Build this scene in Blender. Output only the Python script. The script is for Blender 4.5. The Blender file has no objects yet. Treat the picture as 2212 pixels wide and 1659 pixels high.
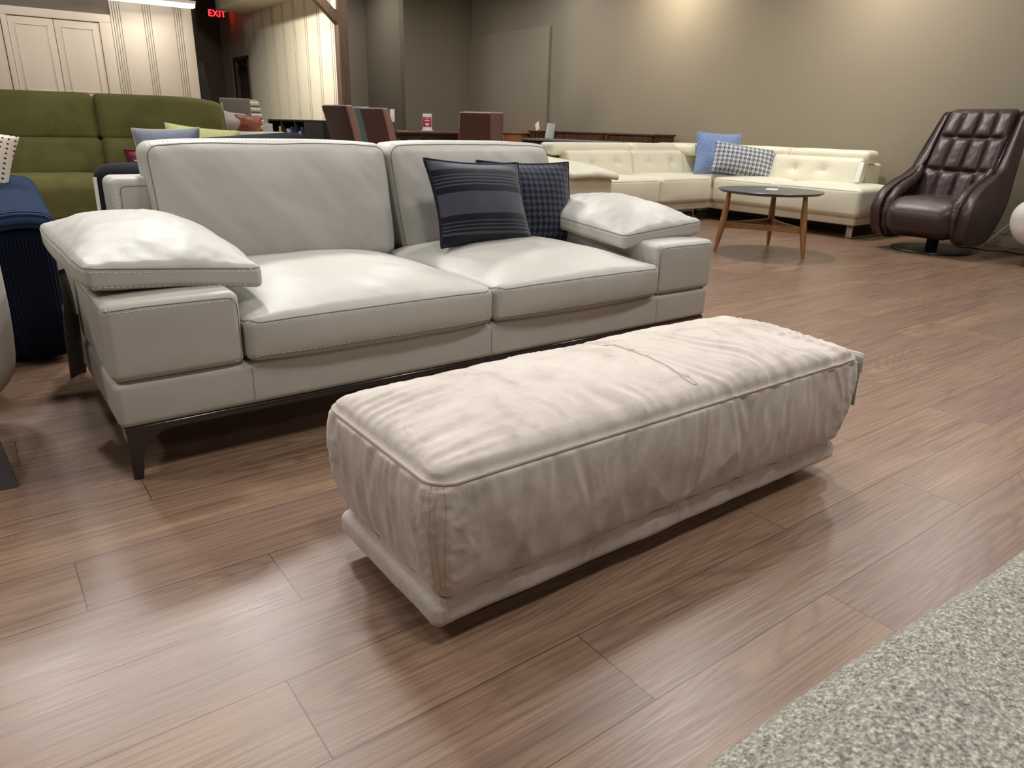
import bpy, bmesh, math, random
from mathutils import Vector, Matrix, noise
from mathutils.bvhtree import BVHTree
random.seed(7)
sc = bpy.context.scene
C = sc.collection
PI = math.pi

# ------------------------------------------------------------------ materials
def S(r, g, b):
    f = lambda c: (c/255/12.92) if c/255 <= .04045 else ((c/255+.055)/1.055)**2.4
    return (f(r), f(g), f(b), 1)

class Mat:
    def __init__(s, name):
        s.m = bpy.data.materials.new(name); s.m.use_nodes = True
        s.t = s.m.node_tree
        s.b = s.t.nodes['Principled BSDF']
    def n(s, typ, props=None, **ins):
        nd = s.t.nodes.new(typ)
        for k, v in (props or {}).items(): setattr(nd, k, v)
        for k, v in ins.items():
            k = int(k[1:]) if k[0] == '_' and k[1:].isdigit() else k.replace('__', ' ')
            s.put(nd.inputs[k], v)
        return nd
    def put(s, sock, v):
        if isinstance(v, bpy.types.NodeSocket): s.t.links.new(v, sock)
        elif isinstance(v, bpy.types.Node): s.t.links.new(v.outputs[0], sock)
        else: sock.default_value = v
    def math(s, op, a, b=0.0, c=0.0):
        nd = s.n('ShaderNodeMath', {'operation': op}, _0=a, _1=b)
        if op in ('MULTIPLY_ADD', 'SMOOTH_MIN', 'WRAP', 'COMPARE'): s.put(nd.inputs[2], c)
        return nd.outputs[0]
    def coord(s, which='Object', scale=(1, 1, 1), loc=(0, 0, 0)):
        tc = s.n('ShaderNodeTexCoord')
        mp = s.n('ShaderNodeMapping', Vector=tc.outputs[which], Scale=scale, Location=loc)
        return mp.outputs[0]
    def noise(s, vec, scale, detail=3, rough=.55, dist=0):
        return s.n('ShaderNodeTexNoise', Vector=vec, Scale=scale, Detail=detail, Roughness=rough, Distortion=dist).outputs[0]
    def ramp(s, fac, stops, interp='LINEAR'):
        r = s.n('ShaderNodeValToRGB', Fac=fac); r.color_ramp.interpolation = interp
        e = r.color_ramp.elements
        while len(e) < len(stops): e.new(.5)
        for el, (p, c) in zip(e, stops): el.position = p; el.color = c if len(c) == 4 else (*c, 1)
        return r.outputs[0]
    def mix(s, fac, a, b, blend='MIX'):
        nd = s.n('ShaderNodeMix', {'data_type': 'RGBA', 'blend_type': blend})
        s.put(nd.inputs[0], fac); s.put(nd.inputs[6], a); s.put(nd.inputs[7], b)
        return nd.outputs[2]
    def bump(s, h, strength=.2, dist=.01, normal=None):
        nd = s.n('ShaderNodeBump', Height=h, Strength=strength, Distance=dist)
        if normal is not None: s.put(nd.inputs['Normal'], normal)
        return nd.outputs[0]
    def set(s, **k):
        for a, v in k.items(): s.put(s.b.inputs[a.replace('__', ' ')], v)
        return s.m

def plain(name, col, rough=.5, metal=0, var=.06, vscale=6, bump=.0, bscale=120, spec=.5, emit=None, es=0, coat=0):
    m = Mat(name); v = m.coord()
    n = m.noise(v, vscale, 3)
    c2 = tuple(max(0, c*(1-2*var)) for c in col[:3])+(1,)
    c3 = tuple(min(1, c*(1+2*var)) for c in col[:3])+(1,)
    m.set(Base__Color=m.mix(n, c2, c3), Roughness=rough, Metallic=metal)
    m.b.inputs['Specular IOR Level'].default_value = spec
    if bump: m.set(Normal=m.bump(m.noise(v, bscale, 2), bump, .002))
    if coat: m.set(Coat__Weight=coat, Coat__Roughness=.1)
    if emit: m.set(Emission__Color=emit, Emission__Strength=es)
    return m.m

def leather(name, col, rough=.42, var=.05, grain=300, gs=.12, soft=.25, spec=.45):
    m = Mat(name); v = m.coord()
    n = m.noise(v, 5, 4)
    c2 = tuple(c*(1-var*2) for c in col[:3])+(1,); c3 = tuple(min(1, c*(1+var*2)) for c in col[:3])+(1,)
    vo = m.n('ShaderNodeTexVoronoi', {'feature': 'DISTANCE_TO_EDGE'}, Vector=v, Scale=grain)
    b1 = m.bump(vo.outputs[0], gs, .001)
    b2 = m.bump(m.noise(v, 9, 4, .5), soft, .012, b1)
    m.set(Base__Color=m.mix(n, c2, c3), Roughness=m.n('ShaderNodeMapRange', Value=m.noise(v, 14, 3), To__Min=rough-.06, To__Max=rough+.1).outputs[0], Normal=b2)
    m.b.inputs['Specular IOR Level'].default_value = spec
    return m.m

def fabric(name, c1, c2, scale=260, rough=.9, bs=.35, sheen=.2, blot=3, sh=(1, 1, 1, 1)):
    m = Mat(name); v = m.coord()
    n = m.noise(v, scale, 2, .7); n2 = m.noise(v, blot, 3)
    f = m.ramp(m.math('ADD', m.math('MULTIPLY', n, .7), m.math('MULTIPLY', n2, .3)), [(.36, c1), (.64, c2)])
    m.set(Base__Color=f, Roughness=rough, Normal=m.bump(n, bs, .002), Sheen__Weight=sheen, Sheen__Roughness=.5)
    m.b.inputs['Specular IOR Level'].default_value = .15
    return m.m

def corduroy(name, c1, c2, axis, pitch=.0105, sheen=.6):
    m = Mat(name); v = m.coord()
    sx = m.n('ShaderNodeSeparateXYZ', Vector=v).outputs[axis]
    ph = m.math('MULTIPLY', sx, 2*PI/pitch)
    w = m.math('SINE', ph)
    n = m.noise(v, 60, 3)
    groove = m.n('ShaderNodeMapRange', Value=w, From__Min=-1, From__Max=.1).outputs[0]  # shade between the ribs is put into the colour
    m.set(Base__Color=m.mix(m.math('MULTIPLY', groove, m.math('ADD', n, .25)), c1, c2), Roughness=.85, Normal=m.bump(w, .9, .004),
          Sheen__Weight=sheen, Sheen__Roughness=.45, Sheen__Tint=(.25, .4, .75, 1))
    m.b.inputs['Specular IOR Level'].default_value = .1
    return m.m

def wood(name, c1, c2, axis_scale=(1.5, 30, 30), rough=.4, bs=.05):
    m = Mat(name); v = m.coord(scale=axis_scale)
    n = m.noise(v, 1.6, 5, .6, .6)
    m.set(Base__Color=m.ramp(n, [(.3, c1), (.7, c2)]), Roughness=rough, Normal=m.bump(n, bs, .002))
    return m.m

M = {}
M['gleather'] = leather('grey_leather', S(180, 177, 169), .46)
M['ileather'] = leather('ivory_leather', S(232, 227, 206), .42)
M['bleather'] = leather('brown_leather', S(68, 50, 49), .36, spec=.5)
M['thread'] = plain('thread', S(236, 232, 220), .7)
M['gseam'] = plain('grey_seam', S(122, 118, 110), .7)  # seam tubes darker than the leather, carrying the shade of the crevice
M['iseam'] = plain('ivory_seam', S(150, 140, 112), .7)  # crevice shade as a darker ivory tone
M['bseam'] = plain('brown_seam', S(26, 16, 15), .6)  # crevice shade as a near black brown
M['blackmetal'] = plain('black_gloss_metal', S(14, 13, 13), .18, 0, spec=.7, coat=.6)
M['darkwood'] = plain('dark_wood', S(50, 38, 36), .4)
M['chrome'] = plain('chrome', S(200, 200, 200), .15, 1, .02)
M['steel'] = plain('brushed_steel', S(150, 148, 145), .28, 1, .05)
M['black'] = plain('black_matte', S(16, 16, 17), .6)
M['greydisc'] = plain('grey_metal', S(70, 68, 64), .35, .8)
M['white'] = plain('white_card', S(240, 240, 238), .5, 0, .01)
M['greycard'] = plain('grey_card', S(150, 150, 146), .4)
M['smoke'] = plain('smoked_plastic', S(84, 82, 78), .15, 0, .15, 30, spec=.8)
M['brass'] = plain('brass', S(212, 170, 90), .25, 1, .04)
M['oak'] = wood('oak', S(136, 94, 54), S(182, 134, 82), (20, 20, 2))
M['oakx'] = wood('oak_rail', S(126, 86, 50), S(166, 118, 72), (3, 12, 20))
M['walnut'] = wood('walnut', S(52, 30, 20), S(98, 60, 40), (14, 14, 1.2), .35)
M['mahog'] = wood('dark_table', S(62, 40, 30), S(92, 62, 46), (2, 14, 14), .3)
M['orangewood'] = wood('orange_wood', S(140, 88, 54), S(170, 112, 74), (14, 14, 1.5), .45)
M['timber'] = wood('timber', S(84, 64, 52), S(112, 88, 72), (14, 14, 1.2), .7)
M['slate'] = plain('slate_top', S(80, 86, 90), .3, 0, .01, 4, spec=.5)
M['greytop'] = plain('grey_top', S(110, 112, 112), .3)
M['dchair'] = leather('dark_brown_leather', S(88, 60, 52), .4)
M['dchair_in'] = leather('rose_brown_leather', S(146, 112, 102), .45)  # rose brown, also lightened for light on the dark chairs' sides
M['teal'] = leather('teal_leather', S(96, 122, 124), .5)
M['terra'] = leather('terracotta_leather', S(152, 84, 60), .42, soft=.5)
M['taupe'] = fabric('taupe_fabric', S(170, 160, 150), S(196, 188, 178))
M['greych'] = fabric('grey_chair_fabric', S(112, 106, 100), S(128, 122, 114))
M['cream'] = fabric('cream_fabric', S(226, 220, 202), S(240, 236, 220))
M['char'] = fabric('charcoal_fabric', S(22, 24, 31), S(42, 44, 53), 300, sheen=.05)
M['gbpillow'] = fabric('grey_blue_fabric', S(104, 110, 126), S(140, 146, 160), 240)
M['lime'] = fabric('lime_fabric', S(186, 190, 120), S(216, 218, 160), 120)
M['limepipe'] = plain('lime_piping', S(196, 200, 150), .8)
M['burg'] = fabric('burgundy_fabric', S(92, 30, 42), S(120, 46, 58))
M['bluesat'] = fabric('blue_satin', S(108, 130, 176), S(140, 160, 202), 60, .5, .15, .5)
M['navytrim'] = fabric('navy_trim', S(18, 20, 32), S(30, 33, 48), 400, sheen=.15)
M['cordcap'] = corduroy('blue_corduroy_cap', S(26, 36, 58), S(46, 64, 96), 1, .0105, .2)  # navy corduroy made lighter for its pile and the light on top
M['cordv'] = corduroy('navy_corduroy_vertical', S(8, 10, 20), S(20, 27, 46), 0, .012, .08)
M['cordh'] = corduroy('navy_corduroy_horizontal', S(8, 10, 20), S(19, 25, 43), 2, .0125, .08)
M['beigeshell'] = leather('beige_grey_fabric', S(190, 182, 174), .6)
M['offwhite'] = leather('off_white_leather', S(222, 218, 210), .5)
M['red'] = plain('red_print', S(196, 42, 70), .4)
M['acrylic'] = plain('clear_acrylic', S(225, 225, 225), .1)
M['wallt'] = plain('taupe_wall_paint', S(144, 134, 117), .75, 0, .02, 2, .05, 200)
M['walld'] = plain('dark_wall_paint', S(112, 102, 92), .8, 0, .02, 2)  # taupe darkened to stand in for walls out of the light
M['wallg'] = plain('olive_grey_wall_paint', S(128, 120, 100), .75, 0, .02, 2)
M['panel'] = plain('cream_panel_paint', S(222, 209, 191), .6, 0, .02, 2)
M['panelw'] = plain('white_panel_paint', S(236, 228, 206), .6, 0, .02, 2)
M['groove'] = plain('groove_paint', S(92, 80, 68), .7)
M['ceil'] = plain('dark_ceiling_paint', S(104, 92, 82), .9)
M['soffit'] = plain('soffit_paint', S(236, 226, 200), .7)
M['cordwhite'] = plain('white_cable', S(230, 230, 226), .5)
M['tube'] = plain('lit_tube', S(255, 255, 255), .5, emit=(1, .97, .9, 1), es=9)
M['exitred'] = plain('lit_red', S(200, 10, 20), .5, emit=(1, .02, .03, 1), es=6)
M['exitbox'] = plain('exit_housing', S(90, 30, 28), .5)
M['bookblue'] = plain('navy_binder', S(34, 44, 84), .5)
M['bookgrey'] = plain('grey_binder', S(150, 160, 178), .5)
M['brightblue'] = plain('bright_blue_paper', S(70, 150, 230), .5)
M['cardboard'] = plain('orange_cardboard', S(214, 152, 92), .6)

def mk_nubuck():
    m = Mat('beige_nubuck'); v = m.coord()
    big = m.noise(v, 4.5, 5, .6, 1.2); mid = m.noise(v, 16, 4, .6, .5)
    col = m.ramp(m.math('ADD', m.math('MULTIPLY', big, .65), m.math('MULTIPLY', mid, .35)),
                 [(.33, S(176, 165, 156)), (.48, S(200, 190, 181)), (.66, S(211, 202, 193))])
    patch = m.noise(m.coord(scale=(1, 1, .6)), 6.5, 5, .65, 1.5)
    col = m.mix(m.ramp(patch, [(.57, (0, 0, 0)), (.68, (.38,)*3)]), col, S(164, 152, 143))
    st = m.noise(m.coord(scale=(40, 40, 7)), 1.2, 4, .6)
    b1 = m.bump(m.noise(v, 420, 2), .12, .001)
    b2 = m.bump(m.noise(v, 45, 4, .6), .22, .004, b1)
    b3 = m.bump(st, .25, .004, b2)
    m.set(Base__Color=col, Roughness=.82, Normal=b3, Sheen__Weight=.35, Sheen__Roughness=.4, Sheen__Tint=(1, .95, .9, 1))
    m.b.inputs['Specular IOR Level'].default_value = .2
    return m.m
M['nubuck'] = mk_nubuck()
M['nubseam'] = plain('nubuck_seam', S(186, 172, 158), .8)
M['nubthread'] = plain('nubuck_thread', S(150, 122, 108), .8)

def mk_velvet():
    m = Mat('green_velvet'); v = m.coord()
    n = m.noise(v, 3, 4, .6, .6)
    m.set(Base__Color=m.ramp(n, [(.3, S(104, 101, 58)), (.7, S(128, 124, 76))]), Roughness=.8,
          Sheen__Weight=.7, Sheen__Roughness=.35, Sheen__Tint=S(170, 174, 112), Normal=m.bump(m.noise(v, 12, 4), .3, .012))
    m.b.inputs['Specular IOR Level'].default_value = .15
    return m.m
M['velvet'] = mk_velvet()

M['tweedseam'] = fabric('tweed_seam', S(100, 97, 89), S(136, 132, 122), 300)  # darker tweed for the shaded crevice beside the upper cushion
def mk_tweed():
    m = Mat('grey_tweed'); v = m.coord()
    n1 = m.noise(v, 300, 2, .8); n2 = m.noise(v, 170, 2, .6)
    f = m.math('ADD', m.math('MULTIPLY', n1, .62), m.math('MULTIPLY', n2, .38))
    col = m.ramp(f, [(.36, S(80, 77, 71)), (.48, S(132, 129, 120)), (.56, S(164, 161, 150)), (.68, S(208, 204, 190))])
    m.set(Base__Color=col, Roughness=.95, Normal=m.bump(f, .5, .003), Sheen__Weight=.1)
    m.b.inputs['Specular IOR Level'].default_value = .1
    return m.m
M['tweed'] = mk_tweed()

def mk_stripe():
    m = Mat('striped_fabric'); v = m.coord()
    z = m.n('ShaderNodeSeparateXYZ', Vector=v).outputs[2]
    t = m.n('ShaderNodeMapRange', Value=z, From__Min=-.21, From__Max=.21).outputs[0]
    g, k = S(78, 78, 88), S(14, 16, 28)
    st = [(0, k), (.05, g), (.085, k), (.16, g), (.18, k), (.2, g), (.215, k), (.235, g), (.25, k), (.27, g), (.285, k), (.345, g),
          (.40, g), (.56, g), (.565, k), (.63, g), (.645, k), (.665, g), (.68, k), (.70, g), (.715, k), (.735, g), (.75, k), (.81, g)]
    col = m.ramp(t, st, 'CONSTANT')
    n = m.noise(v, 300, 2)
    m.set(Base__Color=m.mix(m.math('MULTIPLY', n, .5), col, S(30, 32, 44)), Roughness=.9, Normal=m.bump(n, .3, .002), Sheen__Weight=.25)
    m.b.inputs['Specular IOR Level'].default_value = .15
    return m.m
M['stripe'] = mk_stripe()

def mk_hounds(name, ca, cb, size):
    m = Mat(name); v = m.coord()
    s = m.n('ShaderNodeSeparateXYZ', Vector=v)
    i = m.math('FLOOR', m.math('MULTIPLY', m.math('ADD', s.outputs[0], 1.0), 8/size))
    j = m.math('FLOOR', m.math('MULTIPLY', m.math('ADD', s.outputs[2], 1.0), 8/size))
    pick = m.math('LESS_THAN', m.math('MODULO', m.math('ADD', i, j), 4), 1.5)
    a = m.math('LESS_THAN', m.math('MODULO', i, 8), 3.5)
    b = m.math('LESS_THAN', m.math('MODULO', j, 8), 3.5)
    f = m.math('ADD', m.math('MULTIPLY', pick, a), m.math('MULTIPLY', m.math('SUBTRACT', 1.0, pick), b))
    n = m.noise(v, 300, 2)
    m.set(Base__Color=m.mix(f, ca, cb), Roughness=.9, Normal=m.bump(n, .25, .002), Sheen__Weight=.2)
    m.b.inputs['Specular IOR Level'].default_value = .15
    return m.m
M['hounds'] = mk_hounds('navy_houndstooth', S(14, 17, 30), S(66, 70, 84), .029)
M['hounds2'] = mk_hounds('grey_white_pattern', S(96, 104, 118), S(200, 202, 202), .046)

def mk_dots():
    m = Mat('dotted_fabric'); v = m.coord()
    s = m.n('ShaderNodeSeparateXYZ', Vector=v)
    p = .021
    a = m.math('SUBTRACT', m.math('FRACT', m.math('MULTIPLY', m.math('ADD', s.outputs[0], 3), 1/p)), .5)
    b = m.math('SUBTRACT', m.math('FRACT', m.math('MULTIPLY', m.math('ADD', s.outputs[2], 3), 1/p)), .5)
    d = m.math('LESS_THAN', m.math('ADD', m.math('MULTIPLY', a, a), m.math('MULTIPLY', b, b)), .035)
    m.set(Base__Color=m.mix(d, S(214, 202, 188), S(40, 38, 40)), Roughness=.9)
    return m.m
M['dots'] = mk_dots()

def mk_floor():
    m = Mat('laminate_planks')
    uv = m.n('ShaderNodeUVMap', {'uv_map': 'UVMap'}).outputs[0]
    at = m.n('ShaderNodeAttribute', {'attribute_name': 'rnd'}).outputs[0]
    r = m.n('ShaderNodeSeparateColor', Color=at)
    s = m.n('ShaderNodeSeparateXYZ', Vector=uv); u, w = s.outputs[0], s.outputs[1]
    def vec(su, sv, k):
        return m.n('ShaderNodeCombineXYZ', X=m.math('MULTIPLY', u, su), Y=m.math('MULTIPLY', w, sv),
                   Z=m.math('MULTIPLY', r.outputs[k], 40)).outputs[0]
    base = m.ramp(r.outputs[0], [(0, S(132, 105, 86)), (.3, S(144, 115, 93)), (.55, S(128, 102, 86)), (.8, S(148, 120, 97)), (1, S(137, 108, 91))])
    streak = m.noise(vec(1.0, 9, 1), 1.4, 4, .6, .4)
    base = m.mix(m.ramp(streak, [(.38, (0, 0, 0)), (.68, (1, 1, 1))]), base, m.mix(r.outputs[1], S(160, 132, 106), S(126, 101, 91)))
    dark = m.noise(vec(.55, 6, 2), 1.7, 3, .5, .6)
    base = m.mix(m.ramp(dark, [(.6, (0, 0, 0)), (.78, (.75,)*3)]), base, S(104, 82, 74))
    # growth rings: contour lines of a stretched noise field
    field = m.noise(vec(.75, 4.2, 1), 1.0, 1.5, .45, .25)
    ring = m.math('PINGPONG', m.math('MULTIPLY', field, 26), .5)
    mask = m.ramp(m.noise(vec(.9, 2.5, 2), 1.0, 2), [(.48, (0, 0, 0)), (.62, (.65,)*3)])
    base = m.mix(m.math('MULTIPLY', mask, m.ramp(ring, [(.0, (1, 1, 1)), (.28, (0, 0, 0))])), base, S(110, 86, 72))
    grain = m.noise(vec(3.2, 150, 0), 1.0, 4, .65, .2)
    base = m.mix(m.ramp(grain, [(.34, (.65,)*3), (.58, (0, 0, 0))]), base, S(92, 69, 57))
    # joints
    a = m.n('ShaderNodeAttribute', {'attribute_name': 'plen'}).outputs[2]
    ju = m.math('MINIMUM', u, m.math('SUBTRACT', a, u))
    jv = m.math('MINIMUM', w, m.math('SUBTRACT', .2085, w))
    j = m.math('LESS_THAN', m.math('MINIMUM', ju, jv), .0011)
    base = m.mix(m.math('MULTIPLY', j, .85), base, S(58, 40, 36))
    fine = m.noise(vec(7, 260, 1), 1.0, 3, .6)
    rough = m.n('ShaderNodeMapRange', Value=m.math('ADD', m.math('MULTIPLY', fine, .6), m.math('MULTIPLY', grain, .4)), From__Min=.25, From__Max=.75, To__Min=.27, To__Max=.42).outputs[0]
    h = m.math('ADD', m.math('MULTIPLY', fine, .5), m.math('MULTIPLY', grain, .6))
    b1 = m.bump(h, .22, .0012)
    b2 = m.bump(m.math('SUBTRACT', 1.0, j), .4, .001, b1)
    m.set(Base__Color=base, Roughness=rough, Normal=b2)
    m.b.inputs['Specular IOR Level'].default_value = .42
    return m.m
M['floor'] = mk_floor()

# ------------------------------------------------------------------ geometry helpers
ROOT = {}
def reg(o, mat): ROOT[o.name] = mat

def tag(o, label=None, cat=None, group=None, kind=None):
    for k, v in (('label', label), ('category', cat), ('group', group), ('kind', kind)):
        if v: o[k] = v
    return o

def thing(name, label, cat, loc=(0, 0, 0), rz=0, group=None):
    o = bpy.data.objects.new(name, None); C.objects.link(o); o.empty_display_size = .1
    o.location = loc; o.rotation_euler = (0, 0, rz)
    reg(o, Matrix.Translation(loc) @ Matrix.Rotation(rz, 4, 'Z'))
    return tag(o, label, cat, group)

class MB:
    def __init__(s): s.v = []; s.f = []
    def add(s, v, f):
        k = len(s.v); s.v += [Vector(p) for p in v]; s.f += [[i+k for i in q] for q in f]; return s
    def box(s, x0, x1, y0, y1, z0, z1):
        v = [(x, y, z) for z in (z0, z1) for y in (y0, y1) for x in (x0, x1)]
        return s.add(v, [(0, 2, 3, 1), (4, 5, 7, 6), (0, 1, 5, 4), (2, 6, 7, 3), (0, 4, 6, 2), (1, 3, 7, 5)])
    def soft(s, size, r, step, fn=None, nr=4, c=(0, 0, 0), M4=None):
        v, f = softbox(size, r, step, fn, nr, c)
        if M4 is not None: v = [M4 @ p for p in v]
        return s.add(v, f)
    def rbox(s, x0, x1, y0, y1, z0, z1, r=.006, nr=2):
        return s.soft((x1-x0, y1-y0, z1-z0), r, 9, None, nr, ((x0+x1)/2, (y0+y1)/2, (z0+z1)/2))
    def tube(s, path, r, seg=8, cap=True):
        P = [Vector(p) for p in path]; n = len(P)
        R = r if isinstance(r, (list, tuple)) else [r]*n
        up = None; v = []; f = []
        for i in range(n):
            t = (P[min(i+1, n-1)]-P[max(i-1, 0)]).normalized()
            if up is None:
                up = t.orthogonal().normalized()
            up = (up - t*up.dot(t)).normalized(); sd = t.cross(up)
            for k in range(seg):
                a = 2*PI*k/seg
                v.append(P[i]+(up*math.cos(a)+sd*math.sin(a))*R[i])
        for i in range(n-1):
            for k in range(seg):
                f.append((i*seg+k, i*seg+(k+1) % seg, (i+1)*seg+(k+1) % seg, (i+1)*seg+k))
        if cap: f.append(tuple(range(seg))[::-1]); f.append(tuple((n-1)*seg+k for k in range(seg)))
        return s.add(v, f)
    def lathe(s, prof, n=32, c=(0, 0, 0)):
        v = []; f = []
        for (r, z) in prof:
            for k in range(n):
                a = 2*PI*k/n; v.append((c[0]+r*math.cos(a), c[1]+r*math.sin(a), c[2]+z))
        for i in range(len(prof)-1):
            for k in range(n): f.append((i*n+k, i*n+(k+1) % n, (i+1)*n+(k+1) % n, (i+1)*n+k))
        f.append(tuple(range(n))[::-1]); f.append(tuple((len(prof)-1)*n+k for k in range(n)))
        return s.add(v, f)
    def prism(s, poly, axis, a0, a1):
        """poly of 2D points extruded along axis (0,1,2) between a0 and a1"""
        def P(p, a):
            q = list(p); q.insert(axis, a); return tuple(q)
        n = len(poly)
        v = [P(p, a0) for p in poly]+[P(p, a1) for p in poly]
        f = [(i, (i+1) % n, n+(i+1) % n, n+i) for i in range(n)]+[tuple(range(n))[::-1], tuple(range(n, 2*n))]
        return s.add(v, f)
    def taper(s, p0, p1, a, b):
        """square post from p0 (half size a) to p1 (half size b)"""
        p0, p1 = Vector(p0), Vector(p1); q = ((-1, -1), (1, -1), (1, 1), (-1, 1))
        a = a if isinstance(a, tuple) else (a, a); b = b if isinstance(b, tuple) else (b, b)
        v = [p0+Vector((x*a[0], y*a[1], 0)) for x, y in q]+[p1+Vector((x*b[0], y*b[1], 0)) for x, y in q]
        return s.add(v, [(0, 1, 5, 4), (1, 2, 6, 5), (2, 3, 7, 6), (3, 0, 4, 7), (3, 2, 1, 0), (4, 5, 6, 7)])
    def xf(s, m):
        s.v = [m @ p for p in s.v]; return s

def axis_pts(a, r, step, nr):
    r = min(r, a*.98)
    z = [r*math.tan(i/nr*PI/4) for i in range(nr+1)]
    n = max(1, round(2*(a-r)/step))
    left = [-(a-r)-t for t in reversed(z)]
    inner = [-(a-r)+2*(a-r)*i/n for i in range(1, n)]
    return left+inner+[-t for t in reversed(left)]

def softbox(size, r, step, fn=None, nr=4, c=(0, 0, 0)):
    h = [q/2 for q in size]; r = min([r]+[q*.98 for q in h])
    st = step if isinstance(step, tuple) else (step,)*3
    A = [axis_pts(h[k], r, st[k], nr) for k in range(3)]
    n = [len(q)-1 for q in A]
    idx = {}; v = []; f = []; c = Vector(c)
    def vid(i, j, k):
        key = (i, j, k)
        if key not in idx:
            p = Vector((A[0][i], A[1][j], A[2][k]))
            q = Vector([max(-(h[m]-r), min(h[m]-r, p[m])) for m in range(3)])
            d = p-q
            if d.length > 1e-9: p = q+d.normalized()*r
            u = (p[0]/h[0], p[1]/h[1], p[2]/h[2])
            if fn: p = Vector(fn(p.copy(), u))
            idx[key] = len(v); v.append(p+c)
        return idx[key]
    for d in range(3):
        a, b = [(1, 2), (2, 0), (0, 1)][d]
        for e in (0, n[d]):
            for i in range(n[a]):
                for j in range(n[b]):
                    q = []
                    for (di, dj) in ((0, 0), (1, 0), (1, 1), (0, 1)):
                        t = [0, 0, 0]; t[d] = e; t[a] = i+di; t[b] = j+dj; q.append(vid(*t))
                    f.append(q if e else q[::-1])
    return v, f

def mk(name, mb, mat, parent=None, world=True, angle=40, hf=None, label=None, keep=False):
    """one mesh object; world=True: vertices are world coordinates, else the parent's local ones"""
    if isinstance(mb, Multi):
        for it in mb.items: mk(name, it, mat, parent, world, angle, hf, label)
        return
    me = bpy.data.meshes.new(name)
    vs = mb.v
    base = ROOT[parent.name] if parent is not None else Matrix()
    if hf is not None:
        me.from_pydata(vs, [], mb.f); me.update()
        nr = [n.vector.copy() for n in me.vertex_normals]
        vs = [p+n*hf(p, n) for p, n in zip(vs, nr)]
        me.clear_geometry()
    mb.v = vs
    out = [base.inverted() @ p for p in vs] if (world and parent is not None) else vs
    me.from_pydata([tuple(p) for p in out], [], mb.f); me.validate(); me.update()
    me.polygons.foreach_set('use_smooth', [True]*len(me.polygons))
    if angle < 180: me.set_sharp_from_angle(angle=math.radians(angle))
    me.materials.append(M[mat] if isinstance(mat, str) else mat)
    o = bpy.data.objects.new(name, me); C.objects.link(o)
    if parent is not None: o.parent = parent
    reg(o, base)
    if label: o['label'] = label
    return o

def struct(name, mb, mat, parent=None, **k):
    o = mk(name, mb, mat, parent, **k)
    if parent is None: o['kind'] = 'structure'
    return o

def bvh(mb): return BVHTree.FromPolygons([tuple(p) for p in mb.v], mb.f)

def resample(path, step, closed=False):
    P = [Vector(p) for p in path]
    if closed: P.append(P[0].copy())
    out = [P[0].copy()]; need = step
    for a, b in zip(P, P[1:]):
        L = (b-a).length; pos = 0
        while L-pos >= need:
            pos += need; out.append(a.lerp(b, pos/L)); need = step
        need -= (L-pos)
    return out

def on_surface(tree, pts, off=0.0):
    r = []
    for p in pts:
        q, n, i, d = tree.find_nearest(p)
        if q is None: r.append((Vector(p), Vector((0, 0, 1))))
        else: r.append((q+n*off, n))
    return r

class Multi:
    def __init__(s): s.items = []

def seam(tree, path, r=.0016, off=-.0002, step=.012, mb=None):
    pts = [q for q, n in on_surface(tree, resample(path, step), off)]
    t = MB().tube(pts, r, 6)
    if mb is not None: mb.items.append(t)
    return t

def stitches(tree, path, spacing=.0135, length=.0095, rad=.0011, off=.0008, mb=None):
    out = mb; mb = MB()
    if out is not None: out.items.append(mb)
    pts = on_surface(tree, resample(path, spacing), off)
    for (a, n), (b, _) in zip(pts, pts[1:]):
        t = (b-a)
        if t.length < 1e-5: continue
        t.normalize(); sd = n.cross(t).normalized()
        e = t*length/2
        mb.add([a-e, a+sd*rad, a+n*rad, a-sd*rad, a+e], [(0, 1, 2), (0, 2, 3), (4, 2, 1), (4, 3, 2), (0, 3, 1), (4, 1, 3)])
    return mb

def copy_thing(o, loc, rz, label=None, group=None):
    r = o.copy(); C.objects.link(r); r.location = loc; r.rotation_euler = (0, 0, rz)
    reg(r, Matrix.Translation(loc) @ Matrix.Rotation(rz, 4, 'Z'))
    if label: r['label'] = label
    if group: r['group'] = group
    for ch in list(o.children):
        c = ch.copy(); C.objects.link(c); c.parent = r
        for g in list(ch.children):
            d = g.copy(); C.objects.link(d); d.parent = c
    return r

def nz(*p): return noise.noise(Vector(p))
def ss(a, b, x):
    t = max(0, min(1, (x-a)/(b-a))); return t*t*(3-2*t)

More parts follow.
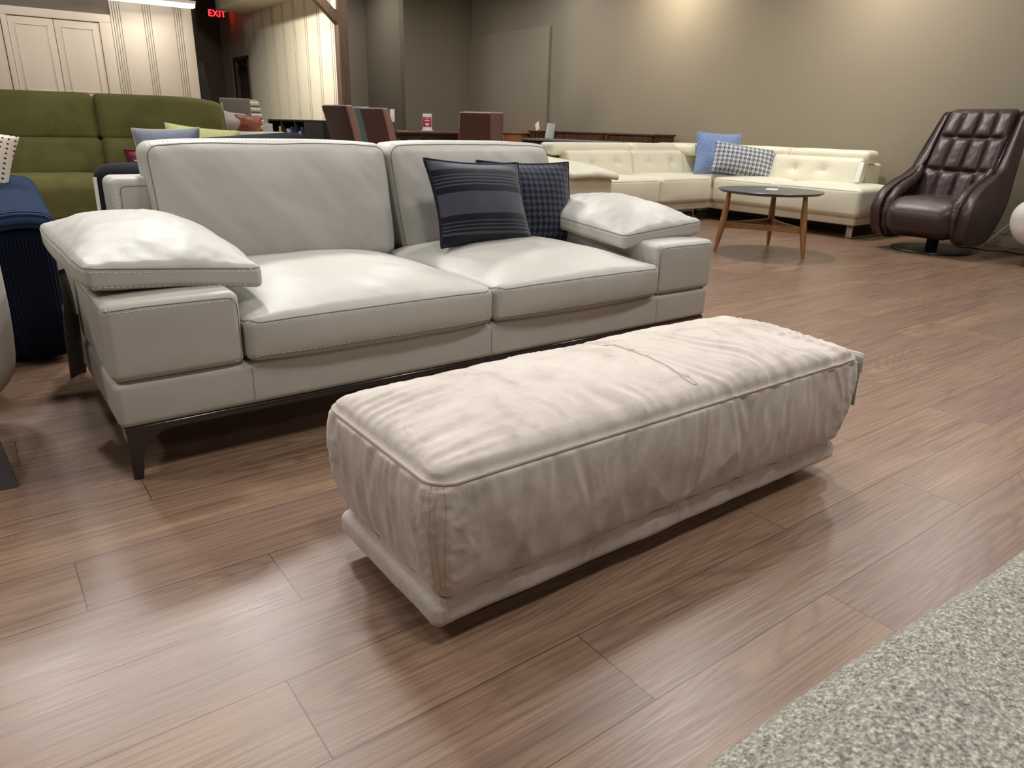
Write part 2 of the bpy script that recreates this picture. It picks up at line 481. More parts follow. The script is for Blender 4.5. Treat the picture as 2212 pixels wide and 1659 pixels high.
def pillow(w, h, t, n=26, flange=0.0, seed=0, pinch=.07, wr=.006):
    """upright cushion in the local xz plane, front at -y, centred on its middle"""
    v = []; f = []; N = n
    def pt(i, j, s):
        u = -1+2*i/N; q = -1+2*j/N
        x = w/2*u*(1-pinch*(1-q*q)*abs(u)**1.5); z = h/2*q*(1-pinch*(1-u*u)*abs(q)**1.5)
        uu, qq = min(1, abs(u)*(1+flange)), min(1, abs(q)*(1+flange))
        th = t/2*((1-uu**2.4)*(1-qq**2.4))**.55
        k = wr*nz(x*9+seed, z*9, s*3+seed)*min(1, th/(t*.2))
        return Vector((x, s*(th+.004+k), z))
    for s in (-1, 1):
        k = len(v)
        v += [pt(i, j, s) for j in range(N+1) for i in range(N+1)]
        for j in range(N):
            for i in range(N):
                q = [k+j*(N+1)+i, k+j*(N+1)+i+1, k+(j+1)*(N+1)+i+1, k+(j+1)*(N+1)+i]
                f.append(q if s < 0 else q[::-1])
    k = (N+1)**2
    B = [i for i in range(N)]+[j*(N+1)+N for j in range(N)]+[N*(N+1)+N-i for i in range(N)]+[(N-j)*(N+1) for j in range(N)]
    for a, b in zip(B, B[1:]+B[:1]): f.append([b, a, a+k, b+k])
    mb = MB().add(v, f)
    edge = [(v[i]+v[i+k])/2 for i in B]
    return mb, edge

def place_pillow(name, label, cat, loc, rz, tilt, w, h, t, mat, group=None, trim=None, trim_name='piping', roll=0, trim_r=.005, **kw):
    """tilt leans the top back (+y local); parts are local so patterns follow the fabric"""
    o = bpy.data.objects.new(name, None); C.objects.link(o); o.empty_display_size = .1
    R = Matrix.Rotation(rz, 4, 'Z') @ Matrix.Rotation(-tilt, 4, 'X') @ Matrix.Rotation(roll, 4, 'Y')
    o.location = loc; o.rotation_euler = R.to_euler()
    reg(o, Matrix.Translation(loc) @ R)
    tag(o, label, cat, group)
    mb, e = pillow(w, h, t, **kw)
    mk('cover', mb, mat, o, world=False, angle=180)
    if trim:
        tb = MB().tube(e+[e[0], e[1]], trim_r, 7, False)
        mk(trim_name, tb, trim, o, world=False, angle=180)
    return o
# ------------------------------------------------------------------ camera
R = Matrix(((0.804, 0.1842, -0.5654), (-0.5942, 0.286, -0.7517), (0.0232, 0.9404, 0.3394)))
R = R.to_quaternion().to_matrix()
cd = bpy.data.cameras.new('camera'); cam = bpy.data.objects.new('camera', cd); C.objects.link(cam)
cam.matrix_world = Matrix.Translation((0, 0, .95)) @ R.to_4x4()
cd.sensor_fit = 'HORIZONTAL'; cd.sensor_width = 36; cd.lens = 36*1550/2212
cd.clip_start = .02; cd.clip_end = 60
cd.dof.use_dof = True; cd.dof.focus_distance = 2.0; cd.dof.aperture_fstop = 13
sc.camera = cam

# ------------------------------------------------------------------ the setting
HC = 3.4
def make_floor():
    joints = {-1: .142, 0: .818, 1: .305, 2: .97, 4: .047, 6: .25}
    L, W, y0 = 1.218, .2085, .643
    v = []; f = []; uvs = []; cols = []; lens = []
    rnd = random.Random(3)
    for r in range(math.floor((-4-y0)/W), math.ceil((15.4-y0)/W)):
        x = joints.get(r, rnd.random()*L)-L*8
        while x < 10.2:
            a, b = max(x, -4.2), min(x+L, 10.2)
            if b > a:
                k = len(v); ya = y0+r*W; yb = ya+W
                v += [(a, ya, 0), (b, ya, 0), (b, yb, 0), (a, yb, 0)]; f.append((k, k+1, k+2, k+3))
                uvs += [(a-x, 0), (b-x, 0), (b-x, W), (a-x, W)]
                c = (rnd.random(), rnd.random(), rnd.random(), 1); cols += [c]*4; lens.append(L)
            x += L
    me = bpy.data.meshes.new('floor'); me.from_pydata(v, [], f)
    ul = me.uv_layers.new(name='UVMap')
    for i, q in enumerate(uvs): ul.data[i].uv = q
    ca = me.color_attributes.new('rnd', 'FLOAT_COLOR', 'CORNER')
    for i, q in enumerate(cols): ca.data[i].color = q
    la = me.attributes.new('plen', 'FLOAT', 'FACE')
    for i, q in enumerate(lens): la.data[i].value = q
    me.materials.append(M['floor'])
    o = bpy.data.objects.new('floor', me); C.objects.link(o); o['kind'] = 'structure'
make_floor()
struct('ceiling', MB().box(-4.2, 10.2, -4.2, 15.4, HC, HC+.1), 'ceil')
struct('wall_right', MB().box(7.6, 7.75, -4.2, 11.65, 0, HC), 'wallt')
struct('wall_back', MB().box(6.26, 7.6, 11.5, 11.65, 0, HC), 'wallg')
struct('wall_recess', MB().box(6.26, 6.41, 11.65, 13.05, 0, HC), 'wallt')
struct('wall_alcove', MB().box(4.5, 6.26, 12.9, 13.05, 0, HC), 'wallt')
struct('wall_front', MB().box(-4.2, 7.75, -4.2, -4.05, 0, HC), 'wallt')
struct('wall_left', MB().box(-4.2, -4.05, -4.05, 12.9, 0, HC), 'wallt')
struct('wall_far', MB().box(3.2, 4.5, 15.2, 15.35, 0, HC), 'walld')  # unlit passage: its dimness is put into the wall colour
struct('wall_corridor', MB().box(3.2, 3.33, 13.1, 15.2, 0, HC), 'walld')
# shallow board panel standing proud of the right wall
struct('trim_1', MB().rbox(7.545, 7.6, 9.32, 11.5, 0, 2.37, .004), 'wallt')
def bb(): return MB().rbox(7.585, 7.6, -4, 9.31, 0, .13, .004).rbox(7.58, 7.6, -4, 9.31, .118, .13, .003)
struct('baseboard_right', bb(), 'wallt')
# partition with paired grooves, facing left
pb = MB(); gaps = [15.2]
k = 10.09
cuts = []
while k < 15: cuts += [k-.032, k+.032]; k += .4535
edges = [9.98]+cuts+[15.2]
for a, b in zip(edges, edges[1:]):
    if b-a > .03 and not (13.7 < (a+b)/2 < 14.45): pb.box(4.4, 4.412, a+.009, b-.009, 0, HC)
    elif b-a > .03: pb.box(4.4, 4.412, a+.009, b-.009, 1.97, HC)
struct('wall_partition', pb, 'panelw')
struct('wall_partition_core', MB().box(4.4035, 4.5, 9.98, 13.7, 0, HC).box(4.4035, 4.5, 13.7, 14.45, 1.97, HC).box(4.4035, 4.5, 14.45, 15.2, 0, HC).box(4.5, 4.56, 13.05, 15.2, 0, HC), 'groove')
# dark door in the partition
d = struct('door_2', MB().rbox(4.44, 4.48, 13.74, 14.41, 0, 1.93, .004), 'walld')
struct('door_frame', MB().box(4.385, 4.45, 13.69, 13.74, 0, 1.98).box(4.385, 4.45, 14.41, 14.46, 0, 1.98).box(4.385, 4.45, 13.69, 14.46, 1.93, 1.98), 'walld', d)
struct('door_closer', MB().rbox(4.36, 4.44, 13.8, 14.1, 1.78, 1.85, .01), 'black', d)
# panelled wall at the left back with a double door
W0 = 12.9
wl = MB(); xs = [2.19, 2.226, 2.258, 2.29, 2.322, 2.64, 2.672, 2.704, 2.736, 3.075, 3.107, 3.139, 3.171, 3.33]
for a, b in zip(xs, xs[1:]): wl.rbox(a+.0035, b-.0035, W0-.03, W0, 0, HC, .003, 1)
xs = [-4.05, -2.2, -2.17, -.9, -.87, .50, .54, .83]
for a, b in zip(xs, xs[1:]):
    wl.rbox(a+.004, b-.004, W0-.03, W0, 0, HC, .003, 1)
struct('wall_panelled', wl, 'panel')
struct('wall_panelled_core', MB().box(-4.05, .84, W0, W0+.2, 0, HC).box(2.1, 3.33, W0, W0+.2, 0, HC).box(.84, 2.1, W0+.02, W0+.2, 0, HC), 'groove')
struct('wall_overdoor', MB().box(.832, 2.185, W0-.02, W0, 2.32, HC), 'walld')  # light falling off above the header is put into the wall tone
dt = MB().rbox(.835, .905, W0-.045, W0-.005, 0, 2.32, .006).rbox(2.03, 2.185, W0-.045, W0-.005, 0, 2.32, .006).rbox(.835, 2.185, W0-.05, W0-.004, 2.21, 2.32, .006)
struct('trim_2', dt, 'panel')
dd = struct('door_1', MB().rbox(.91, 1.452, W0-.02, W0+.015, 0, 2.203, .004).rbox(1.459, 2.026, W0-.02, W0+.015, 0, 2.203, .004), 'panel')
def moulding(x0, x1, z0, z1, y, w=.014):
    m = MB()
    for (a, b, c_, d_) in ((x0, x1, z0, z0+w), (x0, x1, z1-w, z1), (x0, x0+w, z0, z1), (x1-w, x1, z0, z1)):
        m.rbox(a, b, y-.012, y+.004, c_, d_, .004, 1)
    return m
for a, b in ((.985, 1.38), (1.545, 1.942)):
    struct('door_moulding', moulding(a, b, 1.25, 2.115, W0-.02).add(*(lambda q: (q.v, q.f))(moulding(a, b, .2, 1.1, W0-.02))), 'panel', dd)
# soffit over the partition
sf = struct('trim_3', MB().box(3.88, 4.4, 9.95, 11.75, 2.6, 3.0).box(3.88, 4.4, 11.76, 13.5, 2.6, 3.0), 'soffit')

# timber post with its brace
t = thing('timber_post', 'weathered brown timber post with a diagonal brace at the partition end', 'post', (4.45, 9.89, 0))
mk('post', MB().rbox(4.375, 4.51, 9.82, 9.96, 0, HC, .008), 'timber', t)
mk('brace', MB().soft((.11, .11, 1.0), .006, 9, None, 2).xf(Matrix.Translation((4.06, 9.88, 2.50)) @ Matrix.Rotation(math.radians(-48), 4, 'Y')), 'timber', t)
mk('metal_bracket', MB().rbox(4.33, 4.374, 9.85, 9.92, 2.32, 2.62, .004), 'white', t)

# strip light, exit sign
t = thing('strip_light', 'lit white fluorescent strip light hung before the panelled wall', 'light', (2.6, 12.4, 2.5))
mk('housing', MB().rbox(1.95, 3.27, 12.33, 12.47, 2.515, 2.56, .01), 'white', t)
mk('tube', MB().rbox(1.97, 3.26, 12.345, 12.455, 2.465, 2.513, .02), 'tube', t, label='glowing white lamp tube')
for x in (2.1, 3.1): mk('hanger', MB().tube([(x, 12.4, 2.56), (x, 12.4, HC)], .006, 6), 'black', t)
t = thing('exit_sign', 'small glowing red EXIT sign high in the dark passage', 'sign', (4.18, 14.5, 2.675))
mk('housing', MB().rbox(4.035, 4.325, 14.5, 14.56, 2.60, 2.755, .015), 'exitbox', t)
mk('hanger', MB().tube([(4.18, 14.53, 2.755), (4.18, 14.53, HC)], .01, 8), 'black', t)
fc = bpy.data.curves.new('exit_text', 'FONT'); fc.body = 'EXIT'; fc.size = .15; fc.align_x = 'CENTER'; fc.align_y = 'CENTER'; fc.extrude = .004
tmp = bpy.data.objects.new('tmp', fc); C.objects.link(tmp)
bpy.context.view_layer.update()
me = bpy.data.meshes.new_from_object(tmp.evaluated_get(bpy.context.evaluated_depsgraph_get())); bpy.data.objects.remove(tmp)
me.name = 'lettering'; me.materials.clear(); me.materials.append(M['exitred'])
o = bpy.data.objects.new('lettering', me); C.objects.link(o); o.parent = t; o['label'] = 'glowing red EXIT letters'
o.matrix_local = Matrix.Translation((0, -.004, 0)) @ Matrix.Rotation(PI/2, 4, 'X')

# ------------------------------------------------------------------ grey leather sofa
SX, SY = .22, 2.03
sofa = thing('leather_sofa', 'light grey two seat leather sofa with white stitching on black metal legs', 'sofa', (SX+1.2, SY+.55, 0))
def w(x, y, z): return Vector((SX+x, SY+y, z))
# base
b = MB().soft((2.40, 1.12, .132), .022, .06, None, 4, w(1.2, .56, .219))
base = mk('base', b, 'gleather', sofa)
tr = bvh(b)
sm = Multi()
for x in (.36, 1.21, 2.07): seam(tr, [w(x, -.001, .17), w(x, -.001, .27)], .0012, 0, .02, sm)
mk('base_seam', sm, 'gseam', base)
# metal frame and legs
rl = MB()
for (x0, x1, y0, y1) in ((.012, 2.388, .003, .03), (.02, 2.38, 1.085, 1.11), (.02, .045, .01, 1.11), (2.355, 2.38, .01, 1.11)):
    rl.rbox(SX+x0, SX+x1, SY+y0, SY+y1, .134, .156, .004)
mk('metal_rail', rl, 'blackmetal', sofa)
def sofa_leg(sx, sy):
    x0 = .014 if sx < 0 else 2.386; y0 = .006 if sy < 0 else 1.114
    dx, dy = (1 if sx < 0 else -1), (1 if sy < 0 else -1)
    def flange(along):
        prof = []
        for i in range(11):      # inner curve from rail to foot
            a = i/10*PI/2
            prof.append((.034+.10*(1-math.sin(a))**1.0*1.0, .142-.118*(1-math.cos(a))-.0))
        prof = [(.135, .142)]+[(.030+.105*(1-math.sin(i/10*PI/2)), .140-.10*(1-math.cos(i/10*PI/2))) for i in range(1, 11)]+[(.024, .0), (.006, .0), (0, .142)]
        return prof
    m = MB()
    for ax in (0, 1):
        p = flange(ax)
        if ax == 0: m.prism([(SX+x0+dx*a, z) for a, z in p], 1, SY+y0, SY+y0+dy*.024)
        else: m.prism([(SY+y0+dy*a, z) for a, z in p], 0, SX+x0, SX+x0+dx*.024)
    return m
for sx in (-1, 1):
    for sy in (-1, 1): mk('leg', sofa_leg(sx, sy), 'blackmetal', sofa, angle=30)
# arms
def arm_fn(p, u):
    if u[2] > 0: p.z += .010*(1-u[0]**2)*(1-u[1]**4)
    p.y -= .006*(1-u[0]**4)*(1-u[2]**4)*(1 if u[1] < -.5 else 0)
    return p
for side, x0 in ((-1, 0), (1, 2.055)):
    m = MB().soft((.345, .99, .212), .024, .022, arm_fn, 5, w(x0+.1725, .49, .391))
    hf = lambda p, n: .0012*nz(p.x*9, p.y*9, p.z*9)
    a = mk('arm', m, 'gleather', sofa, hf=hf)
    tr = bvh(m); st = Multi(); se = Multi()
    xo, xi = (x0+.006, x0+.339)
    yf = -.004
    # top front edge, inner front edge down, bottom front edge, outer top edge
    front = [w(xo, yf, .478), w(x0+.1, yf, .4815), w(xi-.02, yf, .480), w(xi-.004, yf, .466), w(xi, yf, .45), w(xi, yf, .32), w(xi-.003, yf, .305), w(xi-.02, yf, .298), w(xo, yf, .298)] if side < 0 else \
            [w(xi, yf, .478), w(x0+.1, yf, .4815), w(xo+.02, yf, .480), w(xo+.004, yf, .466), w(xo, yf, .45), w(xo, yf, .30)]
    stitches(tr, [q+Vector((0, 0, -.006)) if i < 3 else q for i, q in enumerate(front)], .017, .0125, .0012, .0006, st)
    seam(tr, [q+Vector((0, 0, .002)) for q in front], .0016, .0002, .02, se)
    xe = xo if side < 0 else xi
    top = [w(xe, .0, .480), w(xe, .95, .480)]
    stitches(tr, [q+Vector((.008 if side < 0 else -.008, 0, .004)) for q in top], .017, .0125, .0012, .0006, st)
    seam(tr, top, .0016, .0002, .03, se)
    mk('stitching', st, 'thread', a); mk('seam', se, 'gseam', a)
# back frame
m = MB().soft((2.0, .20, .46), .03, .05, None, 5, w(1.2, 1.015, .512))
bk = mk('back_frame', m, 'gleather', sofa)
tr = bvh(m)
st = Multi(); se = Multi()
for xa, d in ((.2, 1), (2.2, -1)):
    stitches(tr, [w(xa+.016*d, .912, .3), w(xa+.016*d, .912, .69), w(xa+.022*d, .912, .712)], .017, .0125, .0012, .0006, st)
seam(tr, [w(.228, .91, .3), w(.228, .91, .692), w(.232, .91, .706), w(.246, .91, .712), w(2.154, .91, .712), w(2.168, .91, .706), w(2.172, .91, .692), w(2.172, .91, .3)], .0016, .0002, .012, se)
mk('stitching', st, 'thread', bk); mk('seam', se, 'gseam', bk)
# seat cushions
for k, (x0, x1) in enumerate(((.348, 1.206), (1.210, 2.052))):
    cx = (x0+x1)/2; hw = (x1-x0)/2
    def fn(p, u, k=k):
        t = ss(-.2, 1, u[2])
        p.z += t*(.062*(1-abs(u[0])**2.6)*(1-abs(min(u[1], .75))**3)+.012*(1-u[0]**4)) + .006*(1-u[0]**2)*(-1 if u[2] < -.9 else 0)
        if u[1] < 0: p.y -= (.030*(1-u[0]**4)*(1-.5*u[2]**2))*(-u[1])**3
        return p
    m = MB().soft((x1-x0, .84, .125), .026, .016, fn, 5, w(cx, .40, .352))
    hf = lambda p, n, k=k: .0035*nz(p.x*5, p.y*5, 2+k)+.003*nz(p.x*12+p.y*6, p.y*5, 5)*max(0, n.z)+.0018*nz(p.x*26, p.z*8, 1)*max(0, -n.y)
    c = mk('seat_cushion', m, 'gleather', sofa, hf=hf)
    tr = bvh(m); st = Multi(); se = Multi()
    def edge(z, inset, k=k):
        P = [w(x0+.004, .35, z), w(x0+.004, .05, z), w(x0+.008, .01, z)]
        P += [w(x0+(x1-x0)*(i/24), -.02-.026*(1-(-1+i/12)**4), z+.012*(1-(-1+i/12)**4)*(1 if z > .36 else -.2)) for i in range(1, 24)]
        P += [w(x1-.008, .01, z), w(x1-.004, .05, z), w(x1-.004, .35, z)]
        return P
    seam(tr, edge(.405, 0), .0018, .0003, .014, se); seam(tr, edge(.304, 0), .0015, .0003, .014, se)
    stitches(tr, [q-Vector((0, 0, .008)) for q in edge(.405, 0)], .0155, .011, .0012, .0006, st)
    stitches(tr, [q+Vector((0, 0, .007)) for q in edge(.304, 0)], .0155, .011, .0010, .0005, st)
    mk('stitching', st, 'thread', c); mk('seam', se, 'gseam', c)
# back cushions, leaning
for k, (x0, x1) in enumerate(((.315, 1.270), (1.275, 2.165))):
    cx = (x0+x1)/2
    def fn(p, u, k=k):
        f = .045*(1-abs(u[0])**3)*(1-abs(u[2])**3)
        if u[1] < 0: p.y -= f*(-u[1])
        if u[2] > 0: p.z += .016*(1-u[0]**4)*u[2]
        p.x += -.012*u[0]*(1-u[2])**2*.5
        p.y += (p.z+.225)*.26
        return p
    m = MB().soft((x1-x0, .19, .455), .045, .017, fn, 6, w(cx, .86, .632))
    hf = lambda p, n, k=k: (.007*nz(p.x*4+p.z*3, p.z*2.2, 7+k)+.0045*nz(p.x*11+p.z*9, p.z*4-p.x*2, 3+k)+.0018*(1-2*abs(nz(p.x*20+p.z*18, p.z*5-p.x*3, 6+k)))+.004*ss(.6, .45, p.z)*nz((p.x-p.z)*22, (p.x+p.z)*3, 4))*max(0, -n.y)
    c = mk('back_cushion', m, 'gleather', sofa, hf=hf)
    tr = bvh(m); st = Multi(); se = Multi()
    def loop(yo, ins):
        P = []
        hx, hz = (x1-x0)/2-ins, .2275-ins; r = .05
        for (sx, sz, a0) in ((1, -1, -PI/2), (1, 1, 0), (-1, 1, PI/2), (-1, -1, PI)):
            for i in range(7):
                a = a0+i/6*PI/2
                px, pz = sx*(hx-r)+r*math.cos(a), sz*(hz-r)+r*math.sin(a)
                P.append(w(cx+px, .86+yo+(pz+.225)*.26, .632+pz+(.016*(1-(px/hx)**4) if pz > 0 else 0)))
        P.append(P[0].copy()); return P
    seam(tr, loop(-.085, .010), .0022, .0003, .014, se)
    stitches(tr, loop(-.062, .003), .0155, .011, .0012, .0006, st)
    mk('stitching', st, 'thread', c); mk('seam', se, 'gseam', c)
# arm pillows (loose roll pads that belong to the sofa arms)
def arm_pad(x0, x1, y0, y1, zb, side, rot=0):
    cx, cy = (x0+x1)/2, (y0+y1)/2; hx, hy = (x1-x0)/2, (y1-y0)/2
    T = Matrix.Translation((cx, cy, 0)) @ Matrix.Rotation(rot, 4, 'Z') @ Matrix.Translation((-cx, -cy, 0))
    def fn(p, u):
        rr = (1-abs(u[0])**2.6)*(1-abs(u[1])**2.8)
        if u[2] > 0: p.z += u[2]*(.080*rr)
        else: p.z += u[2]*(.020*rr)
        p.x *= 1-.05*(abs(u[1])**3); p.y *= 1-.04*(1-u[0]**2)*0
        p.z += -.012*(u[0]*-side) + .010*u[1]
        p.z -= .018*max(0, -u[1])*max(0, (u[0]*-side))
        return p
    m = MB().soft((x1-x0, y1-y0, .066), .02, .013, fn, 5, (cx, cy, zb+.033))
    m.xf(T)
    hf = lambda p, n: .005*nz(p.x*8, p.y*8, side*3)+(.0042*nz(p.x*26+p.y*10, p.y*20, 1.5+side)*ss(.25, 1, (abs((p.y-cy)/hy)))+.0030*nz(p.x*14-p.y*9, p.y*16+p.x*8, 8)+.002*(1-2*abs(nz(p.x*24-p.y*12, p.y*9+p.x*8, 3))))*max(.2, n.z)
    a = mk('arm_pillow', m, 'gleather', sofa, hf=hf)
    tr = bvh(m); st = Multi(); se = Multi()
    def loop(z, g):
        P = []; r = .03
        for (sx, sy, a0) in ((1, -1, -PI/2), (1, 1, 0), (-1, 1, PI/2), (-1, -1, PI)):
            for i in range(5):
                a = a0+i/4*PI/2
                x, y = sx*(hx-r)+r*math.cos(a), sy*(hy-r)+r*math.sin(a)
                u = (x/hx, y/hy)
                x *= 1-.05*abs(u[1])**3
                P.append(T @ Vector((cx+x, cy+y, zb+.033+z-.012*u[0]*-side+.010*u[1]-.018*max(0, -u[1])*max(0, u[0]*-side))))
        P.append(P[0].copy()); return P
    seam(tr, loop(.027, 0), .002, .0003, .012, se)
    stitches(tr, loop(.017, 0), .0145, .0105, .0012, .0006, st)
    stitches(tr, loop(-.024, 0), .0145, .0105, .0012, .0006, st)
    mk('stitching', st, 'thread', a); mk('seam', se, 'gseam', a)
arm_pad(.185, .665, 2.12, 2.93, .515, -1, math.radians(2))
arm_pad(2.22, 2.69, 2.14, 2.90, .502, 1, math.radians(-5))

# tag hanging on the sofa's left side
t = thing('price_tag', 'smoky plastic tag holder hanging on the outer left side of the grey sofa', 'tag', (.21, 2.5, .45), 0, 'price tags on the furniture')
Tt = Matrix.Translation((.196, 2.52, 0)) @ Matrix.Rotation(math.radians(-38), 4, 'Z')
mk('strap', MB().soft((.002, .05, .16), .0008, .02, lambda p, u: Vector((p.x-.006*u[2]**2, p.y*(1-.3*u[2]), p.z)), 2, (0, 0, .43)).xf(Tt), 'smoke', t)
mk('holder', MB().soft((.004, .075, .19), .0015, .02, lambda p, u: Vector((p.x-.012*(1-u[2])*.5, p.y, p.z)), 2, (-.002, 0, .27)).xf(Tt), 'smoke', t)
mk('card', MB().soft((.002, .055, .12), .0008, .02, None, 2, (-.014, 0, .25)).xf(Tt), 'greycard', t)

# ------------------------------------------------------------------ nubuck bench
bench = thing('upholstered_bench', 'long pale beige nubuck bench ottoman in front of the grey sofa', 'ottoman', (1.257, 1.19, 0))
def fnb(p, u):
    p.y += .004*nz(p.x*6, 1, 3)*abs(u[1]); return p
m = MB().soft((1.372, .436, .060), .020, .03, fnb, 4, (1.250, 1.19, .071))
pl = mk('base', m, 'nubuck', bench, hf=lambda p, n: .0016*nz(p.x*22, p.y*22, p.z*6))
tr = bvh(m); se = Multi(); st = Multi()
for x in (1.245, .588): seam(tr, [(x, .97, .052), (x, .97, .115)], .0014, .0002, .01, se)
stitches(tr, [(.5955, .97, .052), (.5955, .97, .115)], .006, .004, .0008, .0004, st)
stitches(tr, [(.583, .98, .052), (.583, .98, .115)], .006, .004, .0008, .0004, st)
mk('seam', se, 'nubseam', pl); mk('stitching', st, 'nubthread', pl)
BX, BY = 1.250, 1.19
def fno(p, u):
    if u[2] > 0.3:
        t = ss(.35, 1, u[2])
        p.z += t*.050*(1-abs(u[0])**5)*(1-abs(u[1])**2.6)
    s = 1.010-.030*max(0, (.55-u[2])/1.55)**1.5
    bl = .012*(1-u[2]**2)
    p.x = p.x*s + bl*u[0]; p.y = p.y*(1+(s-1)*1.5) + bl*u[1]*.9
    return p
m = MB().soft((1.368, .455, .276), .036, (.0055, .0055, .0055), fno, 8, (BX, BY, .2375))
def hb(p, n):
    x, y, z = p.x-BX, p.y-BY, p.z
    top = max(0, n.z); ed = abs(y)/.23; ex = abs(x)/.675
    h = .0028*nz(p.x*4, p.y*4, p.z*4)
    if n.z > .35:
        a = ss(.25, .95, ed)*(1-ss(.93, 1.02, ed))
        fold = 1-abs(nz(x*26+2.2*nz(x*5, y*5, 1), y*3.2, 9))*2
        h += .0062*a*fold*(.5+.6*ss(-.1, .5, nz(x*3, 4, 2)))
        r = ss(-.02, .12, x)*(1-ss(.9, 1.0, ex))
        f2 = 1-abs(nz((x+.55*y*(1+.4*y))*24+1.4*nz(x*6, y*6, 5), y*2.0, 3))*2.2
        h += .0075*r*f2*(.35+.65*(1-ed*.6))
        b = ss(.62, .96, ex)*(1-ss(.95, 1.02, ex))
        h += .0055*b*(1-abs(nz(y*30, x*3, 6))*2)
    else:
        q = (x if abs(n.y) > abs(n.x) else y+7)
        zz = (z-.115)/.26
        f = 1-abs(nz(q*30+1.6*nz(q*6, z*7, 2), z*4.5, 12))*2
        h += .0048*f*ss(.15, 1, zz)*(1-ss(.88, 1, zz))
        h += .0036*(1-abs(nz(q*13, z*8+q*2, 15))*2)*ss(.9, .3, zz)
        cor = math.exp(-((abs(x)-.655)/.05)**2) if abs(n.y) > abs(n.x) else math.exp(-((abs(y)-.20)/.05)**2)
        h += .0020*cor*(1-abs(nz(q*30, z*34+q*18, 22))*2)
    # pull-in at the centre seam
    h -= .0035*math.exp(-((x-.015+.012*(y < 0)*math.sin((z-.12)*9))/.008)**2)
    # pull-in along the top welt
    h -= .004*math.exp(-((z-.362)/.008)**2)*(1 if n.z < .75 else 0)
    return h
c = mk('cushion', m, 'nubuck', bench, hf=hb, angle=180)
tr = bvh(m)
def welt():
    P = []; hx, hy, r = .697, .240, .05
    for (sx, sy, a0) in ((1, -1, -PI/2), (1, 1, 0), (-1, 1, PI/2), (-1, -1, PI)):
        for i in range(7):
            a = a0+i/6*PI/2; P.append(Vector((BX+sx*(hx-r)+r*math.cos(a), BY+sy*(hy-r)+r*math.sin(a), .363)))
    P.append(P[0].copy()); return P
mk('piping', seam(tr, welt(), .0034, .0012, .01), 'nubseam', c)
se = Multi(); st = Multi()
for (x, y) in ((BX-.681, BY-.225), (BX+.681, BY-.225)):
    L = [(x, y, z) for z in (.36, .30, .24, .18, .125)]
    seam(tr, L, .0014, .0002, .008, se)
    for d in (-.008, .008): stitches(tr, [(x+d, y-d, z) for z in (.36, .30, .24, .18, .125)], .0062, .0044, .0009, .0004, st)
mid = [(BX+.015+.012*math.sin((z-.12)*9), BY-.24, z) for z in (.125, .16, .2, .24, .28, .32, .36)]
topm = [(BX+.015, BY+y, .45) for y in (-.22, -.15, -.05, .05, .15, .22)]
for L in (mid, topm):
    seam(tr, L, .0013, 0, .008, se)
    stitches(tr, [Vector(q)+Vector((.007, 0, 0)) for q in L], .0062, .0044, .0009, .0004, st)
mk('seam', se, 'nubseam', c); mk('stitching', st, 'nubthread', c)
for x in (.72, 1.80):
    mk('sled_foot', MB().rbox(x-.03, x+.03, 1.03, 1.35, 0, .012, .004).rbox(x-.03, x+.03, 1.04, 1.055, .008, .046, .004).rbox(x-.03, x+.03, 1.325, 1.34, .008, .046, .004), 'steel', bench)
t = thing('price_tag', 'folded grey and white card hanging off the right end of the beige bench', 'tag', (1.96, .99, .3), 0, 'price tags on the furniture')
mk('card', MB().soft((.004, .075, .145), .0015, .02, lambda p, u: Vector((p.x+.006*u[2]**2, p.y, p.z)), 2, (1.958, .995, .28)), 'greycard', t)
mk('flap', MB().soft((.003, .07, .06), .0012, .02, lambda p, u: Vector((p.x+.012*(1-u[2])*.5, p.y, p.z)), 2, (1.965, .995, .335)), 'white', t)

# throw cushions on the grey sofa
place_pillow('throw_cushion', 'dark navy and grey striped square cushion on the grey sofa', 'cushion', (1.765, 2.595, .634), math.radians(5), math.radians(23), .50, .365, .15, 'stripe',
             'dark cushions on the grey sofa', 'navytrim', 'border', math.radians(3), .007, flange=.06, seed=3, pinch=.08)
place_pillow('throw_cushion', 'navy houndstooth cushion standing behind the striped one', 'cushion', (2.115, 2.72, .607), math.radians(-10), math.radians(20), .48, .39, .13, 'hounds',
             'dark cushions on the grey sofa', 'navytrim', 'border', math.radians(1), .006, flange=.06, seed=5, pinch=.07)
# ------------------------------------------------------------------ grey tweed sofa in the right foreground
tw = thing('tweed_sofa', 'grey flecked tweed sofa cut off by the lower right corner', 'sofa', (.9, -.25, 0))
def fnt(p, u):
    if u[2] > 0: p.z += .012*(1-u[0]**4)*(1-u[1]**4)
    p.y += (.004-.034*(p.x+.7)+.004*math.sin(p.x*9))*max(0, u[1])
    return p
mk('seat', MB().soft((2.2, 1.0, .27), .05, .05, fnt, 5, (1.2, -.205, .285)), 'tweed', tw)
m = MB().soft((.98, .86, .11), .048, .02, lambda p, u: Vector((p.x, p.y, p.z+(.018*(1-u[0]**4)*(1-u[1]**4) if u[2] > 0 else 0))), 6, (.118, -.216, .474))
cc = mk('chaise_cushion', m, 'tweed', tw); tr = bvh(m)
mk('piping', seam(tr, [(.602, -.6, .510), (.604, -.2, .510), (.604, .08, .510), (.600, .14, .510), (.59, .172, .510)], .0026, -.0010, .01), 'tweedseam', cc)  # dark tube along the edge draws the shaded crevice beside the cushion
mk('base_frame', MB().rbox(.15, 2.2, -.70, .20, .06, .155, .01), 'darkwood', tw)
for x in (.25, 2.1):
    for y in (-.62, .12): mk('leg', MB().taper((x, y, .07), (x, y, 0), .03, .022), 'darkwood', tw)
mk('chaise_support', MB().rbox(-.33, .10, -.66, .16, .09, .42, .03), 'tweed', tw)
